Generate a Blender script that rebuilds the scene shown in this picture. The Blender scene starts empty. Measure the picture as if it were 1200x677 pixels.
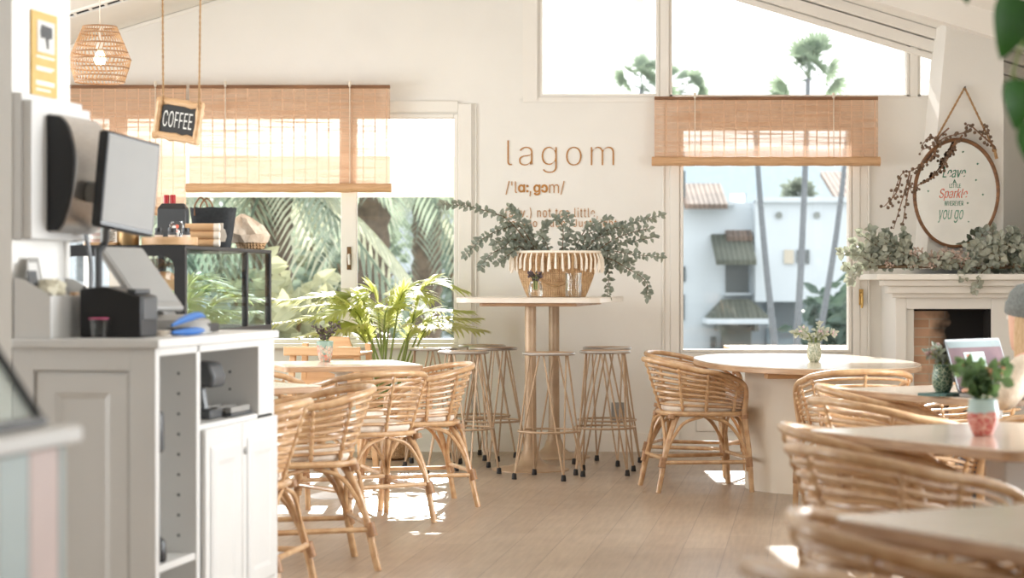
import bpy, math, random
from mathutils import Vector, Matrix, Quaternion
random.seed(7)
C = bpy.context.scene.collection
PI = math.pi
R = math.radians
EYE = 1.2            # camera height above the cafe floor
FPX = 2500.0         # focal length in pixels of the 1200 wide frame
HZ = 327.0           # horizon row


def at(px, py, Y):
    """the point of the room that lies Y metres in front of the camera"""
    return Vector(((px - 600.0) * Y / FPX, Y, EYE - (py - HZ) * Y / FPX))


# ------------------------------------------------------------------ mesh builder
class MB:
    def __init__(s):
        s.v = []; s.f = []; s.m = []; s.mi = 0

    def add(s, vs, fs):
        b = len(s.v)
        s.v.extend(Vector(p) for p in vs)
        for f in fs:
            s.f.append([b + i for i in f]); s.m.append(s.mi)
        return s

    def hexa(s, p):
        return s.add(p, [(0, 3, 2, 1), (4, 5, 6, 7), (0, 1, 5, 4), (1, 2, 6, 5), (2, 3, 7, 6), (3, 0, 4, 7)])

    def box(s, x0, x1, y0, y1, z0, z1, M=None):
        p = [Vector(q) for q in ((x0, y0, z0), (x1, y0, z0), (x1, y1, z0), (x0, y1, z0), (x0, y0, z1), (x1, y0, z1), (x1, y1, z1), (x0, y1, z1))]
        if M: p = [M @ q for q in p]
        return s.hexa(p)

    def tube(s, pts, r, n=8, closed=False, cap=True):
        pts = [Vector(p) for p in pts]
        k = len(pts)
        rr = r if isinstance(r, (list, tuple)) else [r] * k
        tang = []
        for i in range(k):
            a = pts[(i - 1) % k] if (closed or i > 0) else pts[i]
            b = pts[(i + 1) % k] if (closed or i < k - 1) else pts[i]
            t = b - a
            tang.append(t.normalized() if t.length > 1e-9 else Vector((0, 0, 1)))
        up = Vector((0, 0, 1)) if abs(tang[0].z) < 0.9 else Vector((1, 0, 0))
        nrm = (up - tang[0] * up.dot(tang[0])).normalized()
        vs = []
        for i in range(k):
            nrm = nrm - tang[i] * nrm.dot(tang[i])
            nrm = nrm.normalized() if nrm.length > 1e-6 else tang[i].orthogonal().normalized()
            bi = tang[i].cross(nrm)
            for j in range(n):
                a = 2 * PI * j / n
                vs.append(pts[i] + (nrm * math.cos(a) + bi * math.sin(a)) * rr[i])
        fs = []
        for i in range(k if closed else k - 1):
            i2 = (i + 1) % k
            for j in range(n):
                j2 = (j + 1) % n
                fs.append((i * n + j, i * n + j2, i2 * n + j2, i2 * n + j))
        if cap and not closed:
            fs.append(tuple(range(n - 1, -1, -1)))
            fs.append(tuple((k - 1) * n + j for j in range(n)))
        return s.add(vs, fs)

    def lathe(s, prof, n=24, c=(0, 0, 0), sx=1.0, sy=1.0, cap=True):
        c = Vector(c); vs = []; k = len(prof)
        for r, z in prof:
            for j in range(n):
                a = 2 * PI * j / n
                vs.append(c + Vector((r * sx * math.cos(a), r * sy * math.sin(a), z)))
        fs = []
        for i in range(k - 1):
            for j in range(n):
                j2 = (j + 1) % n
                fs.append((i * n + j, i * n + j2, (i + 1) * n + j2, (i + 1) * n + j))
        if cap:
            fs.append(tuple(range(n - 1, -1, -1)))
            fs.append(tuple((k - 1) * n + j for j in range(n)))
        return s.add(vs, fs)

    def sphere(s, c, r, n=12, m=8, sz=1.0):
        prof = [(r * math.sin(PI * max(i, .02) / m) if i < m else r * .02, -r * sz * math.cos(PI * i / m)) for i in range(m + 1)]
        return s.lathe(prof, n, c)

    def prism(s, poly, z0, z1, M=None):
        n = len(poly)
        vs = [Vector((p[0], p[1], z0)) for p in poly] + [Vector((p[0], p[1], z1)) for p in poly]
        if M: vs = [M @ q for q in vs]
        fs = [tuple(range(n - 1, -1, -1)), tuple(range(n, 2 * n))]
        fs += [(i, (i + 1) % n, n + (i + 1) % n, n + i) for i in range(n)]
        return s.add(vs, fs)

    def loft(s, loops, close_ends=True):
        n = len(loops[0]); vs = [p for l in loops for p in l]; fs = []
        for i in range(len(loops) - 1):
            for j in range(n):
                j2 = (j + 1) % n
                fs.append((i * n + j, i * n + j2, (i + 1) * n + j2, (i + 1) * n + j))
        if close_ends:
            fs.append(tuple(range(n - 1, -1, -1))); fs.append(tuple((len(loops) - 1) * n + j for j in range(n)))
        return s.add(vs, fs)

    def leaf(s, base, d, nrm, L, W, fold=.25, droop=0.0):
        """a pointed leaf: folded along its midrib"""
        base = Vector(base); d = Vector(d).normalized(); nrm = Vector(nrm)
        side = d.cross(nrm)
        side = side.normalized() if side.length > 1e-6 else d.orthogonal().normalized()
        up = side.cross(d)
        m1 = base + d * L * .38 + up * (L * .05); t = base + d * L - Vector((0, 0, droop * L))
        l1 = m1 + side * W * .5 + up * fold * W; r1 = m1 - side * W * .5 + up * fold * W
        m2 = base + d * L * .72 + up * (L * .03) - Vector((0, 0, droop * L * .5))
        l2 = m2 + side * W * .36 + up * fold * W * .7; r2 = m2 - side * W * .36 + up * fold * W * .7
        return s.add([base, m1, l1, r1, m2, l2, r2, t], [(0, 1, 2), (0, 3, 1), (1, 4, 5, 2), (1, 3, 6, 4), (4, 7, 5), (4, 6, 7)])

    def blade(s, base, d, L, W, droop=.3, seg=4, nrm=(0, 0, 1)):
        base = Vector(base); d = Vector(d).normalized()
        side = d.cross(Vector(nrm)); side = side.normalized() if side.length > 1e-6 else d.orthogonal().normalized()
        vs = []
        for i in range(seg + 1):
            t = i / seg
            p = base + d * L * t - Vector((0, 0, droop * L * t * t))
            w = W * (math.sin(PI * min(1, .12 + .88 * t)) * .95 + .05) * .5
            vs += [p + side * w, p - side * w]
        return s.add(vs, [(2 * i, 2 * i + 1, 2 * i + 3, 2 * i + 2) for i in range(seg)])

    def xf(s, M):
        s.v = [M @ p for p in s.v]; return s

    def build(s, name, mat, parent=None, smooth=True, ang=38, bevel=0.0, seg=2):
        me = bpy.data.meshes.new(name)
        me.from_pydata([tuple(p) for p in s.v], [], s.f)
        mats = mat if isinstance(mat, (list, tuple)) else [mat]
        for m in mats: me.materials.append(m)
        if len(mats) > 1: me.polygons.foreach_set('material_index', s.m)
        me.polygons.foreach_set('use_smooth', [smooth] * len(me.polygons))
        me.update()
        if smooth: me.set_sharp_from_angle(angle=R(ang))
        o = bpy.data.objects.new(name, me); C.objects.link(o)
        if parent is not None: o.parent = parent
        if bevel > 0:
            b = o.modifiers.new('edge', 'BEVEL'); b.width = bevel; b.segments = seg; b.limit_method = 'ANGLE'; b.angle_limit = R(40)
        return o


def crom(pts, n=6, closed=False):
    """smooth curve through the points"""
    pts = [Vector(p) for p in pts]; out = []; k = len(pts)
    for i in range(k if closed else k - 1):
        p1, p2 = pts[i], pts[(i + 1) % k]
        p0 = pts[(i - 1) % k] if (closed or i > 0) else p1 * 2 - p2
        p3 = pts[(i + 2) % k] if (closed or i + 2 < k) else p2 * 2 - p1
        for j in range(n):
            t = j / n
            out.append(.5 * ((2 * p1) + (p2 - p0) * t + (2 * p0 - 5 * p1 + 4 * p2 - p3) * t * t + (3 * p1 - p0 - 3 * p2 + p3) * t ** 3))
    if not closed: out.append(pts[-1])
    return out


def rrect(x0, x1, y0, y1, r, n=6):
    out = []
    for cx, cy, a0 in ((x1 - r, y1 - r, 0), (x0 + r, y1 - r, 90), (x0 + r, y0 + r, 180), (x1 - r, y0 + r, 270)):
        for i in range(n + 1):
            a = R(a0 + 90 * i / n); out.append((cx + r * math.cos(a), cy + r * math.sin(a)))
    return out


def tag(o, label=None, cat=None, group=None, kind=None):
    if label: o['label'] = label
    if cat: o['category'] = cat
    if group: o['group'] = group
    if kind: o['kind'] = kind
    return o


def thing(name, label, cat, loc=(0, 0, 0), rz=0.0, group=None):
    o = bpy.data.objects.new(name, None); C.objects.link(o)
    o.location = loc; o.rotation_euler = (0, 0, rz); o.empty_display_size = .1
    return tag(o, label, cat, group)


def dup(root, loc=None, rz=None, label=None, group=None):
    def rec(o, parent):
        c = o.copy(); C.objects.link(c)
        if parent is not None: c.parent = parent
        for ch in list(o.children): rec(ch, c)
        return c
    r = rec(root, None)
    if loc is not None: r.location = loc
    if rz is not None: r.rotation_euler = (0, 0, rz)
    if label: r['label'] = label
    if group: r['group'] = group
    return r


def struct(name, mb, mat, **k):
    o = mb.build(name, mat, **k); o['kind'] = 'structure'; return o


# ------------------------------------------------------------------ materials
def rgb(r, g, b):
    def f(c):
        c /= 255.0
        return c / 12.92 if c <= .04045 else ((c + .055) / 1.055) ** 2.4
    return (f(r), f(g), f(b), 1.0)


def mat(name, col, rough=.6, metal=0.0, col2=None, scale=6.0, stretch=(1, 1, 1), bump=0.0, bscale=40.0, spec=.5, trans=0.0, emit=None, es=1.0, coat=0.0):
    m = bpy.data.materials.new(name); m.use_nodes = True
    nt = m.node_tree; N = nt.nodes; L = nt.links; b = N['Principled BSDF']
    b.inputs['Base Color'].default_value = col; b.inputs['Roughness'].default_value = rough; b.inputs['Metallic'].default_value = metal
    b.inputs['Specular IOR Level'].default_value = spec
    if coat: b.inputs['Coat Weight'].default_value = coat; b.inputs['Coat Roughness'].default_value = .15
    if trans: b.inputs['Transmission Weight'].default_value = trans
    if emit: b.inputs['Emission Color'].default_value = emit; b.inputs['Emission Strength'].default_value = es
    tc = N.new('ShaderNodeTexCoord'); mp = N.new('ShaderNodeMapping'); mp.inputs['Scale'].default_value = stretch
    L.new(tc.outputs['Object'], mp.inputs['Vector'])
    nz = N.new('ShaderNodeTexNoise'); nz.inputs['Scale'].default_value = scale; nz.inputs['Detail'].default_value = 4
    L.new(mp.outputs['Vector'], nz.inputs['Vector'])
    c2 = col2 or tuple(list(x * .93 for x in col[:3]) + [1])
    mx = N.new('ShaderNodeMix'); mx.data_type = 'RGBA'
    rp = N.new('ShaderNodeMapRange'); rp.inputs['From Min'].default_value = .35; rp.inputs['From Max'].default_value = .65
    L.new(nz.outputs['Fac'], rp.inputs['Value']); L.new(rp.outputs['Result'], mx.inputs['Factor'])
    mx.inputs['A'].default_value = col; mx.inputs['B'].default_value = c2
    L.new(mx.outputs['Result'], b.inputs['Base Color'])
    if bump:
        n2 = N.new('ShaderNodeTexNoise'); n2.inputs['Scale'].default_value = bscale
        L.new(mp.outputs['Vector'], n2.inputs['Vector'])
        bp = N.new('ShaderNodeBump'); bp.inputs['Strength'].default_value = bump; bp.inputs['Distance'].default_value = .01
        L.new(n2.outputs['Fac'], bp.inputs['Height']); L.new(bp.outputs['Normal'], b.inputs['Normal'])
    return m


def leafmat(name, col, col2, trans_col, tw=.4, scale=9.0):
    """thin leaf: diffuse plus light passing through"""
    m = mat(name, col, .5, col2=col2, scale=scale)
    nt = m.node_tree; N = nt.nodes; L = nt.links; b = N['Principled BSDF']; out = N['Material Output']
    t = N.new('ShaderNodeBsdfTranslucent'); t.inputs['Color'].default_value = trans_col
    mx = N.new('ShaderNodeMixShader'); mx.inputs['Fac'].default_value = tw
    L.new(b.outputs['BSDF'], mx.inputs[1]); L.new(t.outputs['BSDF'], mx.inputs[2]); L.new(mx.outputs['Shader'], out.inputs['Surface'])
    return m


def glassmat(name, tint=(1, 1, 1, 1), refl=.5, rough=0.0):
    m = bpy.data.materials.new(name); m.use_nodes = True
    nt = m.node_tree; N = nt.nodes; L = nt.links; N.remove(N['Principled BSDF']); out = N['Material Output']
    t = N.new('ShaderNodeBsdfTransparent'); t.inputs['Color'].default_value = tint
    g = N.new('ShaderNodeBsdfGlossy'); g.inputs['Roughness'].default_value = rough
    lw = N.new('ShaderNodeFresnel'); lw.inputs['IOR'].default_value = 1.45
    mu = N.new('ShaderNodeMath'); mu.operation = 'MULTIPLY'; mu.inputs[1].default_value = refl
    L.new(lw.outputs['Fac'], mu.inputs[0])
    mx = N.new('ShaderNodeMixShader'); L.new(mu.outputs['Value'], mx.inputs['Fac'])
    L.new(t.outputs['BSDF'], mx.inputs[1]); L.new(g.outputs['BSDF'], mx.inputs[2]); L.new(mx.outputs['Shader'], out.inputs['Surface'])
    return m


def woodmat(name, c1, c2, rough=.35, axis=(1, 14, 14), scale=3.0, spec=.5, coat=0.0):
    m = mat(name, c1, rough, col2=c2, scale=scale, stretch=axis, spec=spec, coat=coat)
    return m


def floormat():
    m = bpy.data.materials.new('oak_planks'); m.use_nodes = True
    nt = m.node_tree; N = nt.nodes; L = nt.links; b = N['Principled BSDF']
    tc = N.new('ShaderNodeTexCoord'); mp = N.new('ShaderNodeMapping'); mp.inputs['Rotation'].default_value = (0, 0, R(-82))
    L.new(tc.outputs['Object'], mp.inputs['Vector'])
    br = N.new('ShaderNodeTexBrick'); br.inputs['Scale'].default_value = 1.0
    br.inputs['Brick Width'].default_value = 1.25; br.inputs['Row Height'].default_value = .19; br.inputs['Mortar Size'].default_value = .0022
    br.inputs['Mortar Smooth'].default_value = .3; br.offset = .37; br.inputs['Bias'].default_value = 0
    br.inputs['Color1'].default_value = rgb(176, 158, 138); br.inputs['Color2'].default_value = rgb(163, 145, 126); br.inputs['Mortar'].default_value = rgb(128, 111, 96)
    L.new(mp.outputs['Vector'], br.inputs['Vector'])
    m2 = N.new('ShaderNodeMapping'); m2.inputs['Scale'].default_value = (1.6, 22, 1); L.new(mp.outputs['Vector'], m2.inputs['Vector'])
    nz = N.new('ShaderNodeTexNoise'); nz.inputs['Scale'].default_value = 2.2; nz.inputs['Detail'].default_value = 6; L.new(m2.outputs['Vector'], nz.inputs['Vector'])
    n3 = N.new('ShaderNodeTexNoise'); n3.inputs['Scale'].default_value = 3.0; n3.inputs['Detail'].default_value = 3; L.new(mp.outputs['Vector'], n3.inputs['Vector'])
    mx = N.new('ShaderNodeMix'); mx.data_type = 'RGBA'; mx.blend_type = 'MULTIPLY'; mx.inputs['Factor'].default_value = .55
    rp = N.new('ShaderNodeValToRGB'); rp.color_ramp.elements[0].color = (.62, .58, .55, 1); rp.color_ramp.elements[0].position = .3; rp.color_ramp.elements[1].color = (1.12, 1.1, 1.08, 1); rp.color_ramp.elements[1].position = .7
    L.new(nz.outputs['Fac'], rp.inputs['Fac'])
    L.new(br.outputs['Color'], mx.inputs['A']); L.new(rp.outputs['Color'], mx.inputs['B'])
    L.new(mx.outputs['Result'], b.inputs['Base Color'])
    ma = N.new('ShaderNodeMapRange'); ma.inputs['To Min'].default_value = .22; ma.inputs['To Max'].default_value = .42
    L.new(n3.outputs['Fac'], ma.inputs['Value']); L.new(ma.outputs['Result'], b.inputs['Roughness'])
    return m


def blindmat():
    m = bpy.data.materials.new('bamboo_reed'); m.use_nodes = True
    nt = m.node_tree; N = nt.nodes; L = nt.links; b = N['Principled BSDF']; out = N['Material Output']
    tc = N.new('ShaderNodeTexCoord')
    mp = N.new('ShaderNodeMapping'); mp.inputs['Scale'].default_value = (2.2, 1, 75); L.new(tc.outputs['Object'], mp.inputs['Vector'])
    nz = N.new('ShaderNodeTexNoise'); nz.inputs['Scale'].default_value = 1.0; nz.inputs['Detail'].default_value = 3; L.new(mp.outputs['Vector'], nz.inputs['Vector'])
    # vertical tying threads every 9 cm
    sp = N.new('ShaderNodeSeparateXYZ'); L.new(tc.outputs['Object'], sp.inputs['Vector'])
    md = N.new('ShaderNodeMath'); md.operation = 'PINGPONG'; md.inputs[1].default_value = .04; L.new(sp.outputs['X'], md.inputs[0])
    lt = N.new('ShaderNodeMath'); lt.operation = 'LESS_THAN'; lt.inputs[1].default_value = .0045; L.new(md.outputs['Value'], lt.inputs[0])
    cr = N.new('ShaderNodeValToRGB'); cr.color_ramp.elements[0].position = .3; cr.color_ramp.elements[0].color = rgb(196, 154, 120); cr.color_ramp.elements[1].position = .7; cr.color_ramp.elements[1].color = rgb(224, 190, 162)
    L.new(nz.outputs['Fac'], cr.inputs['Fac'])
    L.new(cr.outputs['Color'], b.inputs['Base Color']); b.inputs['Roughness'].default_value = .6
    tl = N.new('ShaderNodeBsdfTranslucent'); tl.inputs['Color'].default_value = rgb(222, 194, 174)
    m1 = N.new('ShaderNodeMixShader'); m1.inputs['Fac'].default_value = .17; L.new(b.outputs['BSDF'], m1.inputs[1]); L.new(tl.outputs['BSDF'], m1.inputs[2])
    tr = N.new('ShaderNodeBsdfTransparent'); tr.inputs['Color'].default_value = (.96, .88, .81, 1)
    mr = N.new('ShaderNodeMapRange'); mr.inputs['From Min'].default_value = .36; mr.inputs['From Max'].default_value = .6; mr.inputs['To Min'].default_value = .10; mr.inputs['To Max'].default_value = .46
    L.new(nz.outputs['Fac'], mr.inputs['Value'])
    sb = N.new('ShaderNodeMath'); sb.operation = 'MULTIPLY'; iv = N.new('ShaderNodeMath'); iv.operation = 'SUBTRACT'; iv.inputs[0].default_value = 1.0
    L.new(lt.outputs['Value'], iv.inputs[1]); L.new(mr.outputs['Result'], sb.inputs[0]); L.new(iv.outputs['Value'], sb.inputs[1])
    m2 = N.new('ShaderNodeMixShader'); L.new(sb.outputs['Value'], m2.inputs['Fac']); L.new(m1.outputs['Shader'], m2.inputs[1]); L.new(tr.outputs['BSDF'], m2.inputs[2])
    L.new(m2.outputs['Shader'], out.inputs['Surface'])
    return m


def weavemat(name, c1, c2, sx=60, sz=60):
    m = mat(name, c1, .7, col2=c2, scale=30)
    nt = m.node_tree; N = nt.nodes; L = nt.links; b = N['Principled BSDF']
    tc = N.new('ShaderNodeTexCoord')
    sp = N.new('ShaderNodeSeparateXYZ'); L.new(tc.outputs['Object'], sp.inputs['Vector'])
    w1 = N.new('ShaderNodeTexWave'); w1.bands_direction = 'X'; w1.inputs['Scale'].default_value = sx; w1.inputs['Distortion'].default_value = 1.5; L.new(tc.outputs['Object'], w1.inputs['Vector'])
    w2 = N.new('ShaderNodeTexWave'); w2.bands_direction = 'Z'; w2.inputs['Scale'].default_value = sz; w2.inputs['Distortion'].default_value = 1.5; L.new(tc.outputs['Object'], w2.inputs['Vector'])
    mu = N.new('ShaderNodeMath'); mu.operation = 'MULTIPLY'; L.new(w1.outputs['Fac'], mu.inputs[0]); L.new(w2.outputs['Fac'], mu.inputs[1])
    bp = N.new('ShaderNodeBump'); bp.inputs['Strength'].default_value = .9; bp.inputs['Distance'].default_value = .012
    L.new(mu.outputs['Value'], bp.inputs['Height']); L.new(bp.outputs['Normal'], b.inputs['Normal'])
    return m


def tilemat(name, c1, c2):
    m = mat(name, c1, .8, col2=c2, scale=1.2)
    nt = m.node_tree; N = nt.nodes; L = nt.links; b = N['Principled BSDF']
    tc = N.new('ShaderNodeTexCoord'); w = N.new('ShaderNodeTexWave'); w.bands_direction = 'X'; w.inputs['Scale'].default_value = 1.3; L.new(tc.outputs['Object'], w.inputs['Vector'])
    bp = N.new('ShaderNodeBump'); bp.inputs['Strength'].default_value = 1; bp.inputs['Distance'].default_value = .1; L.new(w.outputs['Fac'], bp.inputs['Height']); L.new(bp.outputs['Normal'], b.inputs['Normal'])
    return m


def brickmat():
    m = bpy.data.materials.new('fire_brick'); m.use_nodes = True
    nt = m.node_tree; N = nt.nodes; L = nt.links; b = N['Principled BSDF']; b.inputs['Roughness'].default_value = .9
    tc = N.new('ShaderNodeTexCoord'); sp = N.new('ShaderNodeSeparateXYZ'); L.new(tc.outputs['Object'], sp.inputs['Vector'])
    ad = N.new('ShaderNodeMath'); L.new(sp.outputs['X'], ad.inputs[0]); L.new(sp.outputs['Y'], ad.inputs[1])
    cb = N.new('ShaderNodeCombineXYZ'); L.new(ad.outputs['Value'], cb.inputs['X']); L.new(sp.outputs['Z'], cb.inputs['Y'])
    br = N.new('ShaderNodeTexBrick'); br.inputs['Scale'].default_value = 1; br.inputs['Brick Width'].default_value = .21; br.inputs['Row Height'].default_value = .062; br.inputs['Mortar Size'].default_value = .005
    br.inputs['Color1'].default_value = rgb(228, 192, 164); br.inputs['Color2'].default_value = rgb(210, 168, 138); br.inputs['Mortar'].default_value = rgb(218, 200, 180)
    L.new(cb.outputs['Vector'], br.inputs['Vector']); L.new(br.outputs['Color'], b.inputs['Base Color'])
    return m


M = {}
M['wall'] = mat('wall_paint', rgb(235, 233, 228), .85, col2=rgb(230, 228, 223), scale=1.5, bump=.06, bscale=60)
M['trim'] = mat('trim_paint', rgb(236, 233, 227), .55, col2=rgb(232, 229, 223), scale=2)
M['ceil'] = mat('ceiling_paint', rgb(234, 231, 225), .8, col2=rgb(230, 227, 221), scale=2)
M['cab'] = mat('cabinet_lacquer', rgb(216, 215, 212), .4, col2=rgb(211, 210, 207), scale=3)
M['floor'] = floormat()
M['rattan'] = mat('rattan_cane', rgb(206, 170, 128), .38, col2=rgb(182, 140, 98), scale=22, spec=.55, coat=.5)
M['rattan_d'] = mat('rattan_binding', rgb(172, 132, 94), .5, col2=rgb(150, 110, 76), scale=60)
M['cushion'] = mat('cream_cushion', rgb(236, 226, 212), .9, col2=rgb(226, 214, 198), scale=30)
M['oak'] = woodmat('oak_edge', rgb(194, 160, 126), rgb(170, 134, 102), .4, axis=(3, 3, 30), scale=3)
M['top'] = woodmat('pale_oak_top', rgb(230, 215, 198), rgb(218, 200, 180), .2, axis=(1.5, 22, 1), scale=3, spec=.7, coat=.6)
M['gold'] = mat('bronze_gold_metal', rgb(186, 160, 132), .42, metal=.2, col2=rgb(172, 146, 118), scale=9)
M['rubber'] = mat('black_rubber', rgb(30, 28, 28), .6)
M['blind'] = blindmat()
M['blindroll'] = mat('bamboo_roll', rgb(212, 172, 132), .6, col2=rgb(190, 148, 108), scale=4, stretch=(2, 1, 60))
M['thread'] = mat('cord_white', rgb(226, 214, 198), .8)
M['rope'] = mat('jute_rope', rgb(172, 138, 98), .9, col2=rgb(146, 112, 76), scale=90)
M['letter'] = mat('ochre_vinyl', rgb(182, 128, 66), .6)
M['chalk'] = mat('chalk_board', rgb(44, 42, 40), .7)
M['white'] = mat('chalk_white', rgb(240, 238, 232), .8)
M['black'] = mat('black_plastic', rgb(24, 24, 26), .4)
M['dgrey'] = mat('dark_grey_plastic', rgb(70, 72, 74), .45)
M['grey'] = mat('grey_plastic', rgb(150, 148, 144), .45)
M['silver'] = mat('brushed_steel', rgb(196, 192, 188), .3, metal=.85, col2=rgb(180, 176, 172), scale=30, stretch=(1, 1, 12))
M['screen'] = mat('dim_screen', rgb(158, 157, 154), .5, col2=rgb(150, 149, 146), scale=2, spec=.2)
M['glass'] = glassmat('window_glass', (.985, .99, .99, 1), .55)
M['caseglass'] = glassmat('case_glass', (.88, .94, .94, 1), .3)
M['vaseglass'] = glassmat('clear_glass', (.975, .98, .975, 1), .5)
M['eucalyptus'] = leafmat('eucalyptus_leaf', rgb(160, 166, 154), rgb(128, 136, 128), rgb(150, 162, 138), .25)
M['garland'] = leafmat('garland_leaf', rgb(196, 198, 186), rgb(158, 164, 152), rgb(180, 188, 164), .25)
M['pinkleaf'] = leafmat('dry_pink_leaf', rgb(218, 198, 186), rgb(196, 172, 162), rgb(210, 184, 168), .2)
M['stem'] = mat('plant_stem', rgb(112, 92, 70), .8)
M['greenstem'] = mat('green_stem', rgb(132, 146, 84), .6)
M['palm'] = leafmat('palm_leaf', rgb(172, 182, 112), rgb(146, 164, 94), rgb(240, 242, 168), .6)
M['deepleaf'] = leafmat('dark_green_leaf', rgb(38, 80, 30), rgb(28, 62, 24), rgb(60, 120, 30), .25)
M['straw'] = weavemat('straw_weave', rgb(214, 178, 136), rgb(188, 148, 106), 22, 26)
M['fringe'] = mat('cotton_fringe', rgb(250, 243, 230), .95, col2=rgb(242, 232, 216), scale=60)
M['berry'] = mat('dry_berry', rgb(122, 98, 78), .8, col2=rgb(98, 78, 62), scale=40)
M['mirror'] = mat('mirror_glass', rgb(208, 208, 204), .03, metal=1.0)
M['darkwood'] = woodmat('walnut_frame', rgb(142, 100, 66), rgb(112, 76, 48), .5)
M['lightwood'] = woodmat('light_wood', rgb(214, 176, 134), rgb(196, 154, 110), .5)
M['greentext'] = mat('green_vinyl', rgb(58, 132, 104), .6)
M['redtext'] = mat('coral_vinyl', rgb(222, 110, 84), .6)
M['brick'] = brickmat()
M['soot'] = mat('soot_black', rgb(22, 20, 20), .95, col2=rgb(34, 30, 28), scale=8)
M['brass'] = mat('brass_latch', rgb(196, 160, 96), .3, metal=.8)
M['bronze'] = mat('bronze_lock', rgb(112, 86, 58), .4, metal=.5)
# ================================================================== THE ROOM
WY = 14.85                       # the window wall
XL, XR, YR = -4.2, 3.6, -2.2     # left wall, right wall, rear wall


def roof(x): return 3.795 - .303 * abs(x - .096)
def u2top(x): return 3.142 - .293 * (x - 1.71)


def xz(mb, quad, y0, y1):
    """a wall piece: corners in X and Z, between two depths"""
    n = len(quad)
    vs = [Vector((p[0], y0, p[1])) for p in quad] + [Vector((p[0], y1, p[1])) for p in quad]
    fs = [tuple(range(n)), tuple(range(2 * n - 1, n - 1, -1))] + [(i, n + i, n + (i + 1) % n, (i + 1) % n) for i in range(n)]
    mb.add(vs, fs)


def strip(mb, x0, x1, z0, z1):
    f0 = z0 if callable(z0) else (lambda x: z0)
    f1 = z1 if callable(z1) else (lambda x: z1)
    xz(mb, [(x0, f0(x0)), (x1, f0(x1)), (x1, f1(x1)), (x0, f1(x0))], WY, WY + .16)


w = MB()
for x0, x1, spans in (
        (XL, -3.7, [(0, roof)]), (-3.7, -.375, [(0, .755), (2.35, roof)]), (-.375, .096, [(0, roof)]), (.096, .196, [(0, roof)]),
        (.196, 1.022, [(0, 2.471), (3.46, roof)]), (1.022, 1.099, [(0, roof)]), (1.099, 1.17, [(0, 2.471), (u2top, roof)]),
        (1.17, 2.364, [(0, .69), (2.26, 2.471), (u2top, roof)]), (2.364, 2.762, [(0, 2.471), (u2top, roof)]), (2.762, 2.827, [(0, roof)]),
        (2.827, 3.3, [(0, 2.477), (u2top, roof)]), (3.3, XR, [(0, roof)])):
    for a, b in spans: strip(w, x0, x1, a, b)
struct('wall_back', w, M['wall'], smooth=False)

fl = MB(); fl.box(XL - .2, XR + .2, YR - .2, WY + .16, -.12, 0)
struct('floor', fl, M['floor'], smooth=False)
ce = MB()
for xa, xb in ((XL - .2, .096), (.096, XR + .2)):
    xz(ce, [(xa, roof(xa)), (xb, roof(xb)), (xb, roof(xb) + .12), (xa, roof(xa) + .12)], YR - .2, WY + .16)
struct('ceiling', ce, M['ceil'], smooth=False)
ev = MB()                        # the eaves: unseen middle stretch deepened to block the sun, the rest shallow
for xa, xb, d in ((XL - .2, .096, .8), (.096, 1.09, 3.0), (1.09, XR + .2, .8)):
    xz(ev, [(xa, roof(xa) + .01), (xb, roof(xb) + .01), (xb, roof(xb) + .12), (xa, roof(xa) + .12)], WY + .16, WY + d)
struct('eaves_sun_block', ev, M['ceil'], smooth=False)


def side_wall(name, x0, x1, holes):
    """a long wall with window openings, each (y0, y1, z0, z1)"""
    mb = MB(); top = max(roof(x0), roof(x1)) + .02; y = YR
    for (a, b, z0, z1) in holes:
        mb.box(x0, x1, y, a, 0, top); mb.box(x0, x1, a, b, 0, z0); mb.box(x0, x1, a, b, z1, top); y = b
    mb.box(x0, x1, y, WY, 0, top)
    return struct(name, mb, M['wall'], smooth=False)


RH = [(2.0, 5.0, .7, 2.4), (6.9, 9.6, .6, 2.45)]  # unseen window openings, added and placed to let fill light in
LH = [(5.8, 9.4, .8, 2.3), (10.3, 13.6, .7, 2.3)]
side_wall('wall_right', XR, XR + .16, RH)
side_wall('wall_left', XL - .16, XL, LH)
rw = MB(); BH = [(.5, 2.1, .1, 2.2)]; x = XL
for a, b, z0, z1 in BH:
    for p, q, r, s in ((x, a, 0, roof), (a, b, 0, lambda t: z0), (a, b, lambda t: z1, roof)):
        f0 = r if callable(r) else (lambda t: 0); f1 = s
        pts = [p, q] if not (p < .096 < q) else [p, .096, q]
        for i in range(len(pts) - 1):
            m, n = pts[i], pts[i + 1]; xz(rw, [(m, f0(m)), (n, f0(n)), (n, f1(n)), (m, f1(m))], YR - .16, YR)
    x = b
xz(rw, [(x, 0), (XR, 0), (XR, roof(XR)), (x, roof(x))], YR - .16, YR)
struct('wall_rear', rw, M['wall'], smooth=False)

# plain glazed windows added to the unseen walls for the fill lamps
wn = [1]


def window_root():
    o = bpy.data.objects.new('window_%d' % wn[0], None); C.objects.link(o); wn[0] += 1; o['kind'] = 'structure'
    return o


def added_window(axis, p, a, b, z0, z1):
    """a glazed frame with one mullion, in a wall across X or Y at p"""
    o = window_root(); fr = MB(); gl = MB(); t = .05; mid = (a + b) / 2

    def bx(mb, u0, u1, v0, v1, d):
        if axis == 'x': mb.box(p - d, p + d, u0, u1, v0, v1)
        else: mb.box(u0, u1, p - d, p + d, v0, v1)
    for u0, u1, v0, v1 in ((a, a + t, z0, z1), (b - t, b, z0, z1), (a + t, b - t, z0, z0 + t), (a + t, b - t, z1 - t, z1), (mid - t / 2, mid + t / 2, z0 + t, z1 - t)):
        bx(fr, u0, u1, v0, v1, .035)
    for u0, u1 in ((a + t, mid - t / 2), (mid + t / 2, b - t)): bx(gl, u0, u1, z0 + t, z1 - t, .004)
    fr.build('window_frame', M['trim'], o, smooth=False); gl.build('pane', M['glass'], o, smooth=False)


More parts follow.
